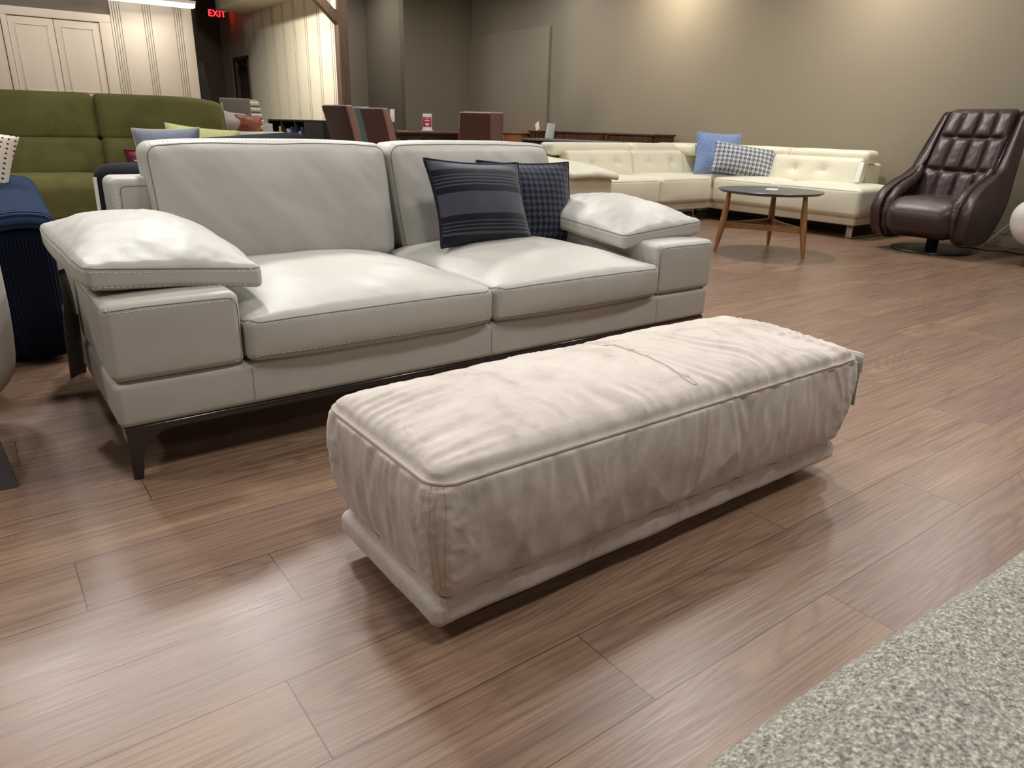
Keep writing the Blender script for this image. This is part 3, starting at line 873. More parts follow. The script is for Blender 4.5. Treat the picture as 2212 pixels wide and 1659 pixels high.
for x in (-.26, .02):
    for y in (-.55, .08): mk('leg', MB().taper((x, y, .10), (x, y, 0), .03, .022), 'darkwood', tw)

# ------------------------------------------------------------------ coffee table
CX, CY = 5.31, 3.61
ct = thing('coffee_table', 'round slate grey coffee table on three splayed oak legs', 'table', (CX, CY, 0))
mk('tabletop', MB().lathe([(.0, .468), (.33, .470), (.385, .478), (.412, .492), (.414, .497), (.410, .500), (.0, .500)], 64, (CX, CY, 0)), 'slate', ct, angle=25)
angs = [math.atan2(3.197-CY, 5.271-CX), math.atan2(3.813-CY, 4.969-CX), math.atan2(3.816-CY, 5.693-CX)]
mids = []
for a in angs:
    ux, uy = math.cos(a), math.sin(a)
    P = [(CX+ux*r, CY+uy*r, z) for r, z in ((.345, .472), (.352, .40), (.362, .30), (.372, .22), (.392, .10), (.41, .0))]
    mk('leg', MB().tube(P, [.017, .021, .026, .027, .021, .012], 10), 'oak', ct)
    mids.append(Vector((CX+ux*.368, CY+uy*.368, .215)))
for i in range(3):
    a, b = mids[i], mids[(i+1) % 3]
    c_ = (a+b)/2; inn = Vector((CX, CY, .215)); q = c_.lerp(inn, .22)
    pts = [a*(1-t)**2+q*2*t*(1-t)+b*t*t for t in [k/10 for k in range(11)]]
    mb = MB()
    for d0, d1 in zip(pts, pts[1:]):
        t_ = (d1-d0).normalized(); s_ = Vector((-t_.y, t_.x, 0))*.010
        h = Vector((0, 0, .022))
        mb.add([d0-s_-h, d0+s_-h, d0+s_+h, d0-s_+h, d1-s_-h, d1+s_-h, d1+s_+h, d1-s_+h], [(0, 1, 5, 4), (1, 2, 6, 5), (2, 3, 7, 6), (3, 0, 4, 7), (3, 2, 1, 0), (4, 5, 6, 7)])
    mk('stretcher', mb, 'oakx', ct)
t = tag(mk('price_card', MB().soft((.16, .09, .002), .0008, .3, None, 2).xf(Matrix.Translation((5.36, 3.63, .5015)) @ Matrix.Rotation(.5, 4, 'Z')), 'white'), 'white card lying flat on the round grey coffee table', 'card')

# ------------------------------------------------------------------ ivory sectional
iv = thing('sectional_sofa', 'ivory leather corner sectional with tufted backs along the taupe wall', 'sofa', (6.5, 5.2, 0))
def tuft_hf(pts, n_axis, amp=.055, rad=.045):
    def hf(p, n):
        h = 0
        for (q, z) in pts:
            d = p[n_axis]-q; e = p.z-z; r = math.hypot(d, e)
            if r < .3:
                h -= amp*math.exp(-(r/rad)**1.2)
                a = math.atan2(e, d)
                h -= .006*math.exp(-(r/.10)**2)*(max(0, math.cos(a*4+.8)))
        h += .002*nz(p.x*9, p.y*9, p.z*9)
        return h*max(0, -(n.y if n_axis == 0 else n.x))
    return hf
# plinth / base rail
mk('base', MB().rbox(6.70, 7.5, 3.6, 6.15, .125, .205, .02, 3).rbox(4.6, 6.72, 5.30, 6.15, .125, .205, .02, 3), 'ileather', iv)
# seats along the wall
def sfn(p, u):
    if u[2] > 0: p.z += .025*(1-abs(u[0])**3)*(1-abs(u[1])**3)
    p.x -= .012*(1-u[2]**2)*(1-u[1]**4)*max(0, -u[0])
    return p
def sfn2(p, u):
    if u[2] > 0: p.z += .025*(1-abs(u[0])**3)*(1-abs(u[1])**3)
    p.y -= .012*(1-u[2]**2)*(1-u[0]**4)*max(0, -u[1])
    return p
hs = lambda p, n: .003*nz(p.x*7, p.y*7, p.z*7)
for (y0, y1) in ((3.56, 4.48), (4.485, 5.27)):
    m = MB().soft((.80, y1-y0, .265), .045, .05, sfn, 5, (7.05, (y0+y1)/2, .335))
    c = mk('seat', m, 'ileather', iv, hf=hs); tr = bvh(m)
    mk('seam', seam(tr, [(6.64, y0+.03, .452), (6.64, y1-.03, .452)], .0022, .0005, .04), 'iseam', c)
m = MB().soft((.80, .62, .265), .045, .05, sfn, 5, (7.05, 5.58, .335)); mk('corner_seat', m, 'ileather', iv, hf=hs)
for (x0, x1) in ((5.0, 5.82), (5.825, 6.645)):
    m = MB().soft((x1-x0, .75, .265), .045, .05, sfn2, 5, ((x0+x1)/2, 5.625, .335))
    c = mk('seat', m, 'ileather', iv, hf=hs); tr = bvh(m)
    mk('seam', seam(tr, [(x0+.03, 5.24, .452), (x1-.03, 5.24, .452)], .0022, .0005, .04), 'iseam', c)
# back frames
mk('back_frame', MB().rbox(7.26, 7.52, 3.86, 6.15, .2, .67, .03, 3).rbox(4.86, 7.3, 5.98, 6.2, .2, .67, .03, 3), 'ileather', iv)
# back panels
def lean(axis, amt, z0=.46):
    def fn(p, u):
        if axis == 0 and u[0] < 0: p.x -= .02*(1-u[1]**4)*(1-u[2]**4)
        if axis == 1 and u[1] < 0: p.y -= .02*(1-u[0]**4)*(1-u[2]**4)
        p[axis] += (p.z+.13)*amt
        return p
    return fn
for (y0, y1, tf) in ((3.84, 4.84, (4.22, 4.55)), (4.85, 5.62, (5.1, 5.4))):
    m = MB().soft((.16, y1-y0, .27), .035, .022, lean(0, .25), 4, (7.10, (y0+y1)/2, .585))
    mk('back_panel', m, 'ileather', iv, hf=tuft_hf([(q, .60) for q in tf], 1))
for (x0, x1, tf) in ((4.99, 5.915, (5.31, 5.68)), (5.92, 6.74, (6.17, 6.55)), (6.745, 7.15, (6.95,))):
    m = MB().soft((x1-x0, .16, .27), .035, .022, lean(1, .25), 4, ((x0+x1)/2, 5.82, .585))
    mk('back_panel', m, 'ileather', iv, hf=tuft_hf([(q, .60) for q in tf], 0))
# headrest rolls
for (y0, y1) in ((3.81, 4.70), (4.71, 5.62)):
    mk('headrest', MB().soft((.24, y1-y0, .125), .055, .06, None, 6, (7.24, (y0+y1)/2, .732)), 'ileather', iv, hf=hs)
for (x0, x1) in ((4.84, 5.98), (5.99, 6.72)):
    mk('headrest', MB().soft((x1-x0, .24, .125), .055, .06, None, 6, ((x0+x1)/2, 5.98, .732)), 'ileather', iv, hf=hs)
mk('headrest', MB().soft((.62, .62, .125), .055, .06, None, 6, (7.05, 5.94, .732)), 'ileather', iv, hf=hs)
# left arm with a loose folded pad
m = MB().soft((.58, .92, .36), .05, .05, lambda p, u: Vector((p.x, p.y, p.z+.05*u[1]*(1 if u[2] > 0 else 0))), 5, (4.735, 5.60, .385))
am = mk('arm', m, 'ileather', iv, hf=hs)
m = MB().soft((.62, .98, .062), .03, .025, lambda p, u: Vector((p.x, p.y-.02*(1-u[0]**2)*max(0, -u[1]), p.z+.045*u[1]-.022*max(0, -u[1])**4-.02*max(0, u[0])+.012*(1-u[0]**2))), 6, (4.735, 5.57, .588))
mk('arm_pad', m, 'ileather', iv, hf=lambda p, n: .006*nz(p.x*9, p.y*6, 1)+.006*(1-2*abs(nz(p.x*7+p.y*5, p.y*7, 4)))*max(0, n.z))
# chrome sled legs
def sled(y): return MB().rbox(6.735, 6.75, y-.03, y+.03, 0, .13, .003).rbox(6.735, 7.40, y-.03, y+.03, 0, .014, .003).rbox(7.385, 7.40, y-.03, y+.03, 0, .13, .003)
mk('chrome_leg', sled(3.66), 'chrome', iv)
mk('chrome_leg', sled(5.9), 'chrome', iv)
mk('chrome_leg', MB().rbox(4.7, 4.76, 5.36, 6.0, 0, .014, .003).rbox(4.7, 4.76, 5.36, 5.375, 0, .13, .003).rbox(4.7, 4.76, 5.985, 6.0, 0, .13, .003), 'chrome', iv)
mk('chrome_leg', MB().rbox(6.5, 6.56, 5.36, 6.0, 0, .014, .003).rbox(6.5, 6.56, 5.36, 5.375, 0, .13, .003).rbox(6.5, 6.56, 5.985, 6.0, 0, .13, .003), 'chrome', iv)
tag(mk('price_tag', MB().soft((.003, .05, .19), .001, .3, None, 2).xf(Matrix.Translation((6.985, 3.80, .60)) @ Matrix.Rotation(.25, 4, 'Y')), 'white'), 'narrow white tag hanging at the wall end of the ivory sectional back', 'tag', 'price tags on the furniture')
place_pillow('throw_cushion', 'plain blue satin cushion in the corner of the ivory sectional', 'cushion', (6.88, 5.42, .70), math.radians(-38), math.radians(14), .50, .46, .14, 'bluesat', 'cushions on the ivory sectional', 'bluesat', 'border', math.radians(2), .005, flange=.05, seed=9)
place_pillow('throw_cushion', 'grey and white patterned oblong cushion leaning on the blue one', 'cushion', (6.86, 5.05, .645), math.radians(-42), math.radians(20), .66, .33, .14, 'hounds2', 'cushions on the ivory sectional', 'hounds2', 'border', math.radians(8), .004, flange=.03, seed=11)

# ------------------------------------------------------------------ brown leather recliner (front towards -X)
rc = thing('recliner', 'dark brown leather swivel recliner with quilted back by the taupe wall', 'armchair', (6.76, 2.90, 0), math.radians(-90))
def rk(name, mb, mat, par=rc, **k): return mk(name, mb, mat, par, world=False, **k)
rk('swivel_base', MB().lathe([(.0, 0), (.315, 0), (.32, .006), (.315, .016), (.06, .022), (.0, .022)], 56), 'greydisc', angle=30)
rk('column', MB().lathe([(.0, .02), (.048, .02), (.048, .15), (.0, .15)], 24).rbox(-.2, .2, -.2, .2, .135, .16, .01), 'black')
def seat_fn(p, u):
    if u[1] < 0: p.y -= .05*(1-u[2]**2)*(-u[1])**2 - .02*max(0, -u[2])*(-u[1])
    if u[2] > 0: p.z += .03*(1-u[0]**2)*(1-u[1]**4)
    p.z -= .05*max(0, -u[1])*max(0, u[2])**2*0 ; p.x *= 1-.05*max(0, -u[2])
    return p
m = MB().soft((.58, .66, .315), .11, .025, seat_fn, 8, (0, -.05, .283))
st_ = rk('seat', m, 'bleather', hf=lambda p, n: .003*nz(p.x*6, p.y*6, p.z*6))
tr = bvh(m); rk('seam', seam(tr, [(-.27, -.44, .215), (.27, -.44, .215)], .0016, .0006, .03), 'bseam', st_)
# quilted back
def back_fn(p, u):
    v = (u[2]+1)/2
    wdt = .97+.10*(1-v)**2-.05*v**3
    p.x *= wdt
    if u[1] < 0:
        g = 0
        for q in (-.5, 0, .5): g = max(g, math.exp(-((u[0]-q)/.045)**2))
        for q in (.36, .70): g = max(g, math.exp(-((v-q-.02*u[0]**2)/.022)**2))
        ex = max(0, 1-abs(u[0])**6); ez = max(0, 1-abs(u[2])**8)
        puff = (1-abs(2*((u[0]+1)*2 % 1)-1)**3)*(1-abs(2*((v/.355) % 1 if v < .71 else (v-.71)/.29)-1)**6)
        p.y -= (-u[1])*(.022*puff*ex*ez - .022*g*ex*ez)
        p.y -= .05*u[0]**2*(1-v)
    p.y += .40*(p.z+.39) - .06*math.sin(v*PI)*0 + .05*(v-.5)**2
    return p
m = MB().soft((.58, .13, .80), .05, .014, back_fn, 5, (0, .15, .775))
rk('backrest', m, 'bleather', hf=lambda p, n: .0035*nz(p.x*20, p.z*20, p.y*20)*max(0, -n.y))
# side wings
prof = [(-.26, .115), (-.345, .19), (-.375, .30), (-.36, .40), (-.29, .485), (-.16, .555), (-.02, .60), (.09, .65), (.20, .72), (.40, 1.05), (.44, 1.12), (.50, 1.14), (.55, 1.11), (.49, .92), (.38, .62), (.27, .40), (.17, .22), (.08, .115)]
def dense(P, n=3):
    out = []; N = len(P)
    for i in range(N):
        a, b, c_, d_ = (Vector(P[(i+k) % N]) for k in (-1, 0, 1, 2))
        for j in range(n):
            t_ = j/n
            out.append(tuple(.5*((2*b)+(c_-a)*t_+(2*a-5*b+4*c_-d_)*t_*t_+(3*b-a-3*c_+d_)*t_**3)))
    return out
def wing(s):
    P = dense(prof, 3); n = len(P); cx = sum(p[0] for p in P)/n; cz = sum(p[1] for p in P)/n
    rings = []; mb = MB(); th = .085
    lay = [(0, .02), (.006, .006), (.02, 0), (.05, 0), (.07, .004), (.082, .014)]
    v = []; f = []
    for (xo, ins) in lay:
        for i, (y, z) in enumerate(P):
            a, b = Vector(P[i-1]), Vector(P[(i+1) % n]); t_ = (b-a).normalized(); nn = Vector((-t_.y, t_.x))
            zf = max(0, (z-.62)/.53)
            x = s*(.292+xo*(1-.45*zf)-.012*zf+.03*math.sin(max(0, min(1, (z-.11)/.5))*PI))
            q = Vector((y, z))+nn*ins
            v.append((x, q.x, q.y))
    L = len(lay)
    for k in range(L-1):
        for i in range(n):
            q = (k*n+i, k*n+(i+1) % n, (k+1)*n+(i+1) % n, (k+1)*n+i); f.append(q if s > 0 else q[::-1])
    c0 = len(v); v += [(s*(.292+.02), cx, cz), (s*(.292+.082+.02), cx, cz)]
    for i in range(n):
        f.append((i, (i+1) % n, c0) if s < 0 else ((i+1) % n, i, c0)); k = (L-1)*n
        f.append((k+i, k+(i+1) % n, c0+1) if s > 0 else (k+(i+1) % n, k+i, c0+1))
    return mb.add(v, f)
for s in (-1, 1):
    wg = rk('side_panel', wing(s), 'bleather', angle=60)
    P = [(-.27, .14), (-.335, .22), (-.345, .32), (-.315, .41), (-.24, .48), (-.12, .535), (0, .575), (.08, .62), (.14, .69)]
    P2 = []
    for i in range(len(P)-1):
        for j in range(8): t_ = j/8; P2.append((P[i][0]*(1-t_)+P[i+1][0]*t_, P[i][1]*(1-t_)+P[i+1][1]*t_))
    n = len(P2)
    rad = [(.030+.022*math.sin(PI*i/n))*(1-.10*abs(math.sin(i*1.25))) for i in range(n)]
    rk('arm_pad', MB().tube([(s*(.285-.01*math.sin(PI*i/n)), y, z) for i, (y, z) in enumerate(P2)], rad, 14), 'bleather', angle=70)
tag(mk('price_tag', MB().soft((.003, .04, .1), .001, .3, None, 2, (7.2, 2.535, 1.03)), 'white'), 'small white tag at the right edge of the brown recliner back', 'tag', 'price tags on the furniture')

# white chair cut by the right edge, cables
wc = thing('armchair', 'off white leather armchair with dark legs at the right edge', 'armchair', (6.75, 1.93, 0))
mk('seat_shell', MB().soft((.62, .66, .36), .15, .04, lambda p, u: Vector((p.x, p.y*(1-.12*max(0, -u[2])), p.z)), 7, (6.75, 1.95, .335)), 'offwhite', wc)
mk('backrest', MB().soft((.62, .16, .52), .07, .05, lambda p, u: Vector((p.x, p.y-.05*u[2], p.z)), 6, (6.75, 1.60, .66)), 'offwhite', wc)
for x, y in ((6.57, 2.12), (6.57, 1.6), (6.95, 2.08), (6.95, 1.6)):
    mk('leg', MB().taper((6.75+(x-6.75)*.7, 1.85+(y-1.85)*.7, .24), (x, y, 0), .022, .014), 'darkwood', wc)
def cable(name, pts, r, mat, label):
    P = [Vector(p) for p in pts]; out = []
    for i in range(len(P)-1):
        a, b, c_, d_ = P[max(i-1, 0)], P[i], P[i+1], P[min(i+2, len(P)-1)]
        for j in range(8):
            t_ = j/8; out.append(.5*((2*b)+(c_-a)*t_+(2*a-5*b+4*c_-d_)*t_*t_+(3*b-a-3*c_+d_)*t_**3))
    out.append(P[-1]); tag(mk(name, MB().tube(out, r, 7), mat), label, 'cable')
cable('power_cable', [(7.50, 2.86, .008), (7.46, 2.78, .010), (7.44, 2.72, .05), (7.42, 2.62, .17), (7.42, 2.54, .26), (7.43, 2.46, .36), (7.44, 2.2, .40), (7.45, 1.9, .2), (7.45, 1.6, .009)], .008, 'cordwhite', 'white power cable rising from the floor behind the brown recliner')
cable('power_cable', [(7.10, 2.98, .008), (7.12, 2.85, .008), (7.2, 2.72, .007), (7.15, 2.6, .007), (7.25, 2.5, .007), (7.2, 2.3, .007), (7.3, 2.0, .007)], .005, 'black', 'thin dark cable trailing on the floor from the brown recliner')

# ------------------------------------------------------------------ walnut sideboard and things behind the ivory sectional
sb = thing('sideboard', 'long low walnut sideboard with brass handles against the taupe wall', 'cabinet', (7.35, 8.0, 0))
mk('body', MB().rbox(7.16, 7.53, 6.65, 9.22, .12, .855, .004), 'walnut', sb)
mk('top', MB().rbox(7.13, 7.54, 6.63, 9.24, .855, .88, .004), 'walnut', sb)
ys = [6.67, 7.52, 8.28, 9.02, 9.20]
for k, (a, b_) in enumerate(zip(ys, ys[1:])):
    dr = mk('door', MB().rbox(7.14, 7.162, a+.004, b_-.004, .14, .85, .003), 'walnut', sb)
    yh = b_-.05 if k % 2 == 0 else a+.05
    mk('handle', MB().tube([(7.14, yh, .845), (7.112, yh, .845), (7.112, yh, .64), (7.14, yh, .64)], .012, 8), 'brass', dr)
for y in (6.75, 9.1):
    for x in (7.2, 7.48): mk('leg', MB().taper((x, y, .12), (x, y, 0), .02, .015), 'black', sb)
tag(mk('price_card', MB().soft((.004, .09, .13), .0015, .3, None, 2).xf(Matrix.Translation((7.22, 9.12, .937)) @ Matrix.Rotation(-.5, 4, 'X') @ Matrix.Rotation(.2, 4, 'Y')), 'white'), 'tilted white card standing on the left end of the walnut sideboard', 'card')
cn = thing('console_table', 'low walnut console with a grey top between sideboard and ivory sectional', 'table', (6.55, 7.6, 0))
mk('top', MB().rbox(6.3, 6.8, 6.6, 8.35, .76, .785, .004), 'greytop', cn)
mk('body', MB().rbox(6.33, 6.78, 6.63, 8.32, .15, .76, .004), 'walnut', cn)
for y in (6.7, 8.25):
    for x in (6.38, 6.72): mk('leg', MB().taper((x, y, .15), (x, y, 0), .02, .015), 'black', cn)
t = thing('price_sign', 'grey tent shaped price sign on the grey topped console', 'sign', (6.5, 7.95, .785))
Tq = Matrix.Translation((6.5, 7.95, .79)) @ Matrix.Rotation(math.radians(-39), 4, 'Z')
mk('front_face', MB().soft((.11, .005, .22), .002, .3, None, 2, (0, 0, .11)).xf(Tq @ Matrix.Translation((0, -.09, .001)) @ Matrix.Rotation(-.5, 4, 'X') @ Matrix.Rotation(.12, 4, 'Y')), 'greycard', t)
mk('back_face', MB().soft((.11, .005, .20), .002, .3, None, 2, (0, 0, .10)).xf(Tq @ Matrix.Translation((.02, .08, .001)) @ Matrix.Rotation(.35, 4, 'X')), 'greycard', t)
oc = thing('cabinet', 'plain orange wood cabinet left of the walnut sideboard', 'cabinet', (7.3, 9.75, 0))
mk('body', MB().rbox(7.08, 7.5, 9.30, 10.2, 0, .82, .004), 'orangewood', oc)
mk('top', MB().rbox(7.05, 7.52, 9.28, 10.22, .82, .845, .004), 'orangewood', oc)
for a in (9.31, 9.76): mk('door', MB().rbox(7.06, 7.082, a, a+.43, .03, .81, .003), 'orangewood', oc)

# ------------------------------------------------------------------ dining group
def dining_chair(label, x, y, rz, mat, mat2, H=1.12, W=.46, arms=False, taper=1.0, group='brown leather dining chairs'):
    t = thing('dining_chair', label, 'chair', (x, y, 0), rz, group)
    def bf(p, u): 
        p.x *= 1-(1-taper)*(u[2]+1)/2; p.y += .16*max(0, (u[2]+1)/2)**1.5
        return p
    mk('backrest', MB().soft((W, .11, H-.42), .02, .06, bf, 3, (0, .18, (H+.42)/2)), mat2, t, world=False)
    mk('rear_panel', MB().soft((W-.012, .02, H-.44), .008, .06, bf, 3, (0, .236, (H+.42)/2)), mat, t, world=False)
    mk('back_pad', MB().soft((W-.03, .03, H-.50), .012, .06, bf, 3, (0, .118, (H+.46)/2)), mat2, t, world=False)
    mk('seat', MB().soft((W, .48, .09), .03, .06, None, 3, (0, -.03, .475)), mat2, t, world=False)
    for sx in (-1, 1):
        for sy in (-.24, .19): mk('leg', MB().taper((sx*(W/2-.03), sy, .44), (sx*(W/2-.02), sy*1.05, 0), .022, .014), 'darkwood', t, world=False)
    if arms:
        for sx in (-1, 1): mk('arm', MB().soft((.06, .46, .30), .025, .06, lambda p, u: Vector((p.x, p.y, p.z+.05*u[1])), 3, (sx*W/2, -.02, .58)), mat, t, world=False)
    return t
def face(x, y, tx, ty): return math.atan2(ty-y, tx-x)+PI/2
TX, TY = 5.45, 9.65
dining_chair('dark brown dining chair nearest the timber post, seen from behind', 3.97, 8.42, math.radians(106), 'dchair', 'dchair_in', 1.12, .42)
dining_chair('brown dining chair with a white tag at the left of the dark table', 4.72, 9.00, math.radians(106), 'dchair', 'dchair_in', 1.115, .42)
dining_chair('teal leather dining chair between the two brown chairs by the post', 4.70, 9.48, math.radians(106), 'teal', 'teal', 1.13, .42, group='')
dining_chair('dark brown dining chair with its back to us right of the table sign', 5.88, 8.86, math.radians(150), 'dchair', 'dchair_in', 1.10, .46, taper=.9)
dining_chair('rose brown tub dining chair half hidden behind the dark brown chair', 6.47, 9.52, math.radians(150), 'dchair_in', 'dchair_in', 1.12, .60, True, .95)
dt_ = thing('dining_table', 'dark brown wood dining table beside the brown chairs', 'table', (5.64, 10.10, 0))
mk('tabletop', MB().soft((1.0, 1.9, .04), .012, .2, None, 3).xf(Matrix.Translation((5.64, 10.10, .82)) @ Matrix.Rotation(-.25, 4, 'Z')), 'mahog', dt_)
mk('apron', MB().soft((.86, 1.7, .07), .004, .3, None, 2).xf(Matrix.Translation((5.64, 10.10, .765)) @ Matrix.Rotation(-.25, 4, 'Z')), 'mahog', dt_)
for sx in (-1, 1):
    for sy in (-1, 1):
        q = Matrix.Translation((5.64, 10.10, 0)) @ Matrix.Rotation(-.25, 4, 'Z') @ Vector((sx*.36, sy*.78, 0))
        mk('leg', MB().taper((q.x, q.y, .78), (q.x, q.y, 0), .035, .025), 'black', dt_)
t = thing('table_sign', 'red and white promotional card in a clear stand on the dark dining table', 'sign', (5.60, 9.65, .84), math.radians(-32))
mk('stand_foot', MB().rbox(-.09, .09, -.045, .045, 0, .012, .003), 'acrylic', t, world=False)
mk('holder', MB().rbox(-.066, .066, -.006, .006, .012, .235, .002), 'acrylic', t, world=False)
cd_ = mk('card', MB().rbox(-.06, .06, -.009, -.0062, .02, .228, .001), 'white', t, world=False)
mk('red_panel', MB().rbox(-.06, .06, -.0105, -.009, .055, .190, .0005, 1), 'red', cd_, world=False)
mk('lettering', MB().box(-.035, .035, -.0115, -.0105, .135, .147).box(-.02, .02, -.0115, -.0105, .165, .172).box(-.03, .03, -.0115, -.0105, .085, .108).box(-.02, .02, -.0115, -.0105, .068, .075), 'white', cd_, world=False)
t = tag(mk('price_tag', MB().soft((.06, .004, .16), .0015, .3, None, 2).xf(Matrix.Translation((4.79, 9.17, 1.03)) @ Matrix.Rotation(math.radians(-35), 4, 'Z')), 'white'), 'white tag hanging on the brown chair at the left of the dark table', 'tag', 'price tags on the furniture')

# ------------------------------------------------------------------ bookcase against the partition
bc = thing('bookcase', 'low black open bookcase under the white grooved partition', 'shelf', (4.2, 10.8, 0))
bkx0, bkx1 = 4.02, 4.36
fr = MB().rbox(bkx0, bkx1, 9.62, 11.85, .925, .95, .003).rbox(bkx0, bkx1, 9.62, 11.85, .02, .06, .003).rbox(4.34, 4.365, 9.62, 11.85, .04, .93, .003)
for y in (9.62, 10.32, 10.72, 11.28, 11.83): fr.rbox(bkx0, bkx1, y-.012, y+.012, .04, .93, .003)
mk('frame', fr, 'black', bc)
mk('door', MB().rbox(4.0, 4.022, 9.63, 10.31, .05, .92, .003), 'black', bc)
mk('shelf', MB().rbox(bkx0+.01, 4.34, 10.33, 11.82, .50, .52, .003), 'black', bc)
bi = 0
for (y0, y1, mats) in ((10.36, 10.68, ('bookblue', 'black', 'bookblue', 'bookgrey')), (10.75, 11.24, ('bookgrey', 'bookgrey', 'bookblue', 'bookgrey', 'bookgrey')), (11.32, 11.78, ('bookblue', 'cardboard', 'bookblue'))):
    n = len(mats); wd = min(.085, (y1-y0)/n)
    for i, mt in enumerate(mats):
        y = y0+i*wd; hgt = (.30, .24, .33, .27)[(bi) % 4]; bi += 1
        nm = {'bookblue': 'navy', 'bookgrey': 'pale grey', 'black': 'black', 'cardboard': 'orange'}[mt]
        tag(mk('binder', MB().rbox(4.06, 4.28, y+.004, y+wd-.002, .521, .521+hgt, .003), mt), nm+' binder upright on the black bookcase shelf', 'binder', nm+' binders on the black bookcase')

# ------------------------------------------------------------------ clutter in the left middle distance
cs = thing('cream_sofa', 'cream sofa seen from behind past the green sofa', 'sofa', (2.75, 9.0, 0))
mk('back', MB().soft((.95, .30, .70), .05, .08, None, 4).xf(Matrix.Translation((2.72, 8.85, .46)) @ Matrix.Rotation(-.35, 4, 'Z')), 'cream', cs)
mk('seat', MB().soft((.95, .8, .34), .05, .1, None, 4).xf(Matrix.Translation((2.90, 9.30, .28)) @ Matrix.Rotation(-.35, 4, 'Z')), 'cream', cs)
for x, y in ((2.35, 9.0), (3.05, 8.75), (2.65, 9.7), (3.4, 9.4)): mk('leg', MB().taper((x, y, .13), (x, y, 0), .025, .018), 'darkwood', cs)
t = thing('throw_blanket', 'taupe throw heaped over the back of the cream sofa', 'blanket', (2.62, 8.95, .82))
mk('cloth', MB().soft((.55, .34, .22), .10, .03, None, 6).xf(Matrix.Translation((2.58, 8.95, .90)) @ Matrix.Rotation(.1, 4, 'Y')), 'taupe', t, hf=lambda p, n: .03*nz(p.x*7, p.y*7, p.z*7))
place_pillow('throw_cushion', 'terracotta leather cushion on top of the cream sofa back', 'cushion', (2.74, 8.84, .885), math.radians(-20), math.radians(15), .34, .21, .18, 'terra', None, 'terra', 'piping', math.radians(8), .006, seed=21, wr=.02)
tag(mk('price_card', MB().soft((.11, .006, .09), .002, .3, None, 2).xf(Matrix.Translation((2.93, 8.66, .855)) @ Matrix.Rotation(-.35, 4, 'Z')), 'white'), 'white price card standing on the cream sofa back', 'card')
def rib_chair(label, x, y, rz):
    t = thing('dining_chair', label, 'chair', (x, y, 0), rz, 'grey ribbed dining chairs')
    v = lambda p, u: Vector((p.x, p.y+.14*max(0, (u[2]+1)/2)**1.4, p.z))
    mk('backrest', MB().soft((.44, .05, .74), .015, .06, v, 2, (0, .2, .83)), 'greych', t, world=False)
    rb = MB()
    for i in range(9):
        z = .52+i*.078; rb.soft((.36, .04, .055), .018, .1, None, 2, (0, .165+.14*((z-.46)/.74)**1.4, z))
    mk('ribbed_pad', rb, 'taupe', t, world=False)
    mk('seat', MB().soft((.46, .46, .08), .025, .08, None, 3, (0, -.02, .47)), 'taupe', t, world=False)
    for sx in (-1, 1):
        for sy in (-.2, .2): mk('leg', MB().taper((sx*.19, sy, .44), (sx*.2, sy, 0), .02, .013), 'steel', t, world=False)
rib_chair('grey ribbed chair nearer the dark passage, behind the terracotta cushion', 3.70, 11.60, math.radians(40))
rib_chair('grey ribbed chair nearer the white partition, behind the terracotta cushion', 3.64, 10.58, math.radians(40))
dg = thing('dining_chair', 'plain dark grey chair with a broad flat back, left of the ribbed chairs', 'chair', (3.08, 10.25, 0), math.radians(160))
mk('backrest', MB().soft((.37, .06, .66), .012, .1, None, 2, (0, .2, .86)), 'greych', dg, world=False)
mk('seat', MB().soft((.38, .46, .08), .025, .1, None, 3, (0, -.02, .49)), 'greych', dg, world=False)
for sx in (-1, 1):
    for sy in (-.2, .2): mk('leg', MB().taper((sx*.16, sy, .46), (sx*.17, sy, 0), .02, .013), 'black', dg, world=False)
dk = thing('desk', 'black desk holding boxes at the mouth of the dark passage', 'desk', (3.0, 12.0, 0))
mk('top', MB().rbox(2.35, 3.34, 11.70, 12.25, .80, .84, .004), 'black', dk)
mk('modesty_panel', MB().rbox(2.4, 3.30, 11.74, 11.72, .25, .80, .003), 'black', dk)
for x in (2.4, 3.31):
    for y in (11.7, 12.2): mk('leg', MB().taper((x, y, .80), (x, y, 0), .02, .02), 'black', dk)
tag(mk('box', MB().rbox(3.05, 3.31, 11.75, 11.95, .84, 1.02, .004), 'cardboard'), 'orange box on the black desk by the dark passage', 'box')
tag(mk('paper_pack', MB().rbox(3.03, 3.13, 11.98, 12.12, .841, 1.12, .01), 'white'), 'white pack behind the orange box on the black desk', 'pack')
tag(mk('paper_pack', MB().rbox(3.15, 3.25, 12.0, 12.12, .841, 1.15, .01), 'brightblue'), 'bright blue pack behind the orange box on the black desk', 'pack')
tag(mk('paper_pack', MB().rbox(3.27, 3.40, 12.0, 12.12, .841, 1.11, .01), 'bookgrey'), 'pale grey pack behind the orange box on the black desk', 'pack')
tag(mk('bin', MB().taper((2.93, 11.85, 1.05), (2.93, 11.85, .841), (.10, .08), (.08, .06)), 'navytrim'), 'dark bin left of the orange box on the black desk', 'bin')
tag(mk('leaning_board', MB().soft((.14, .03, 1.75), .004, .3, lambda p, u: Vector((p.x*(1.3-.6*u[2]), p.y, p.z)), 2).xf(Matrix.Translation((3.46, 13.0, .89)) @ Matrix.Rotation(-.06, 4, 'Y')), 'black'), 'black board leaning at the end of the panelled wall', 'board')

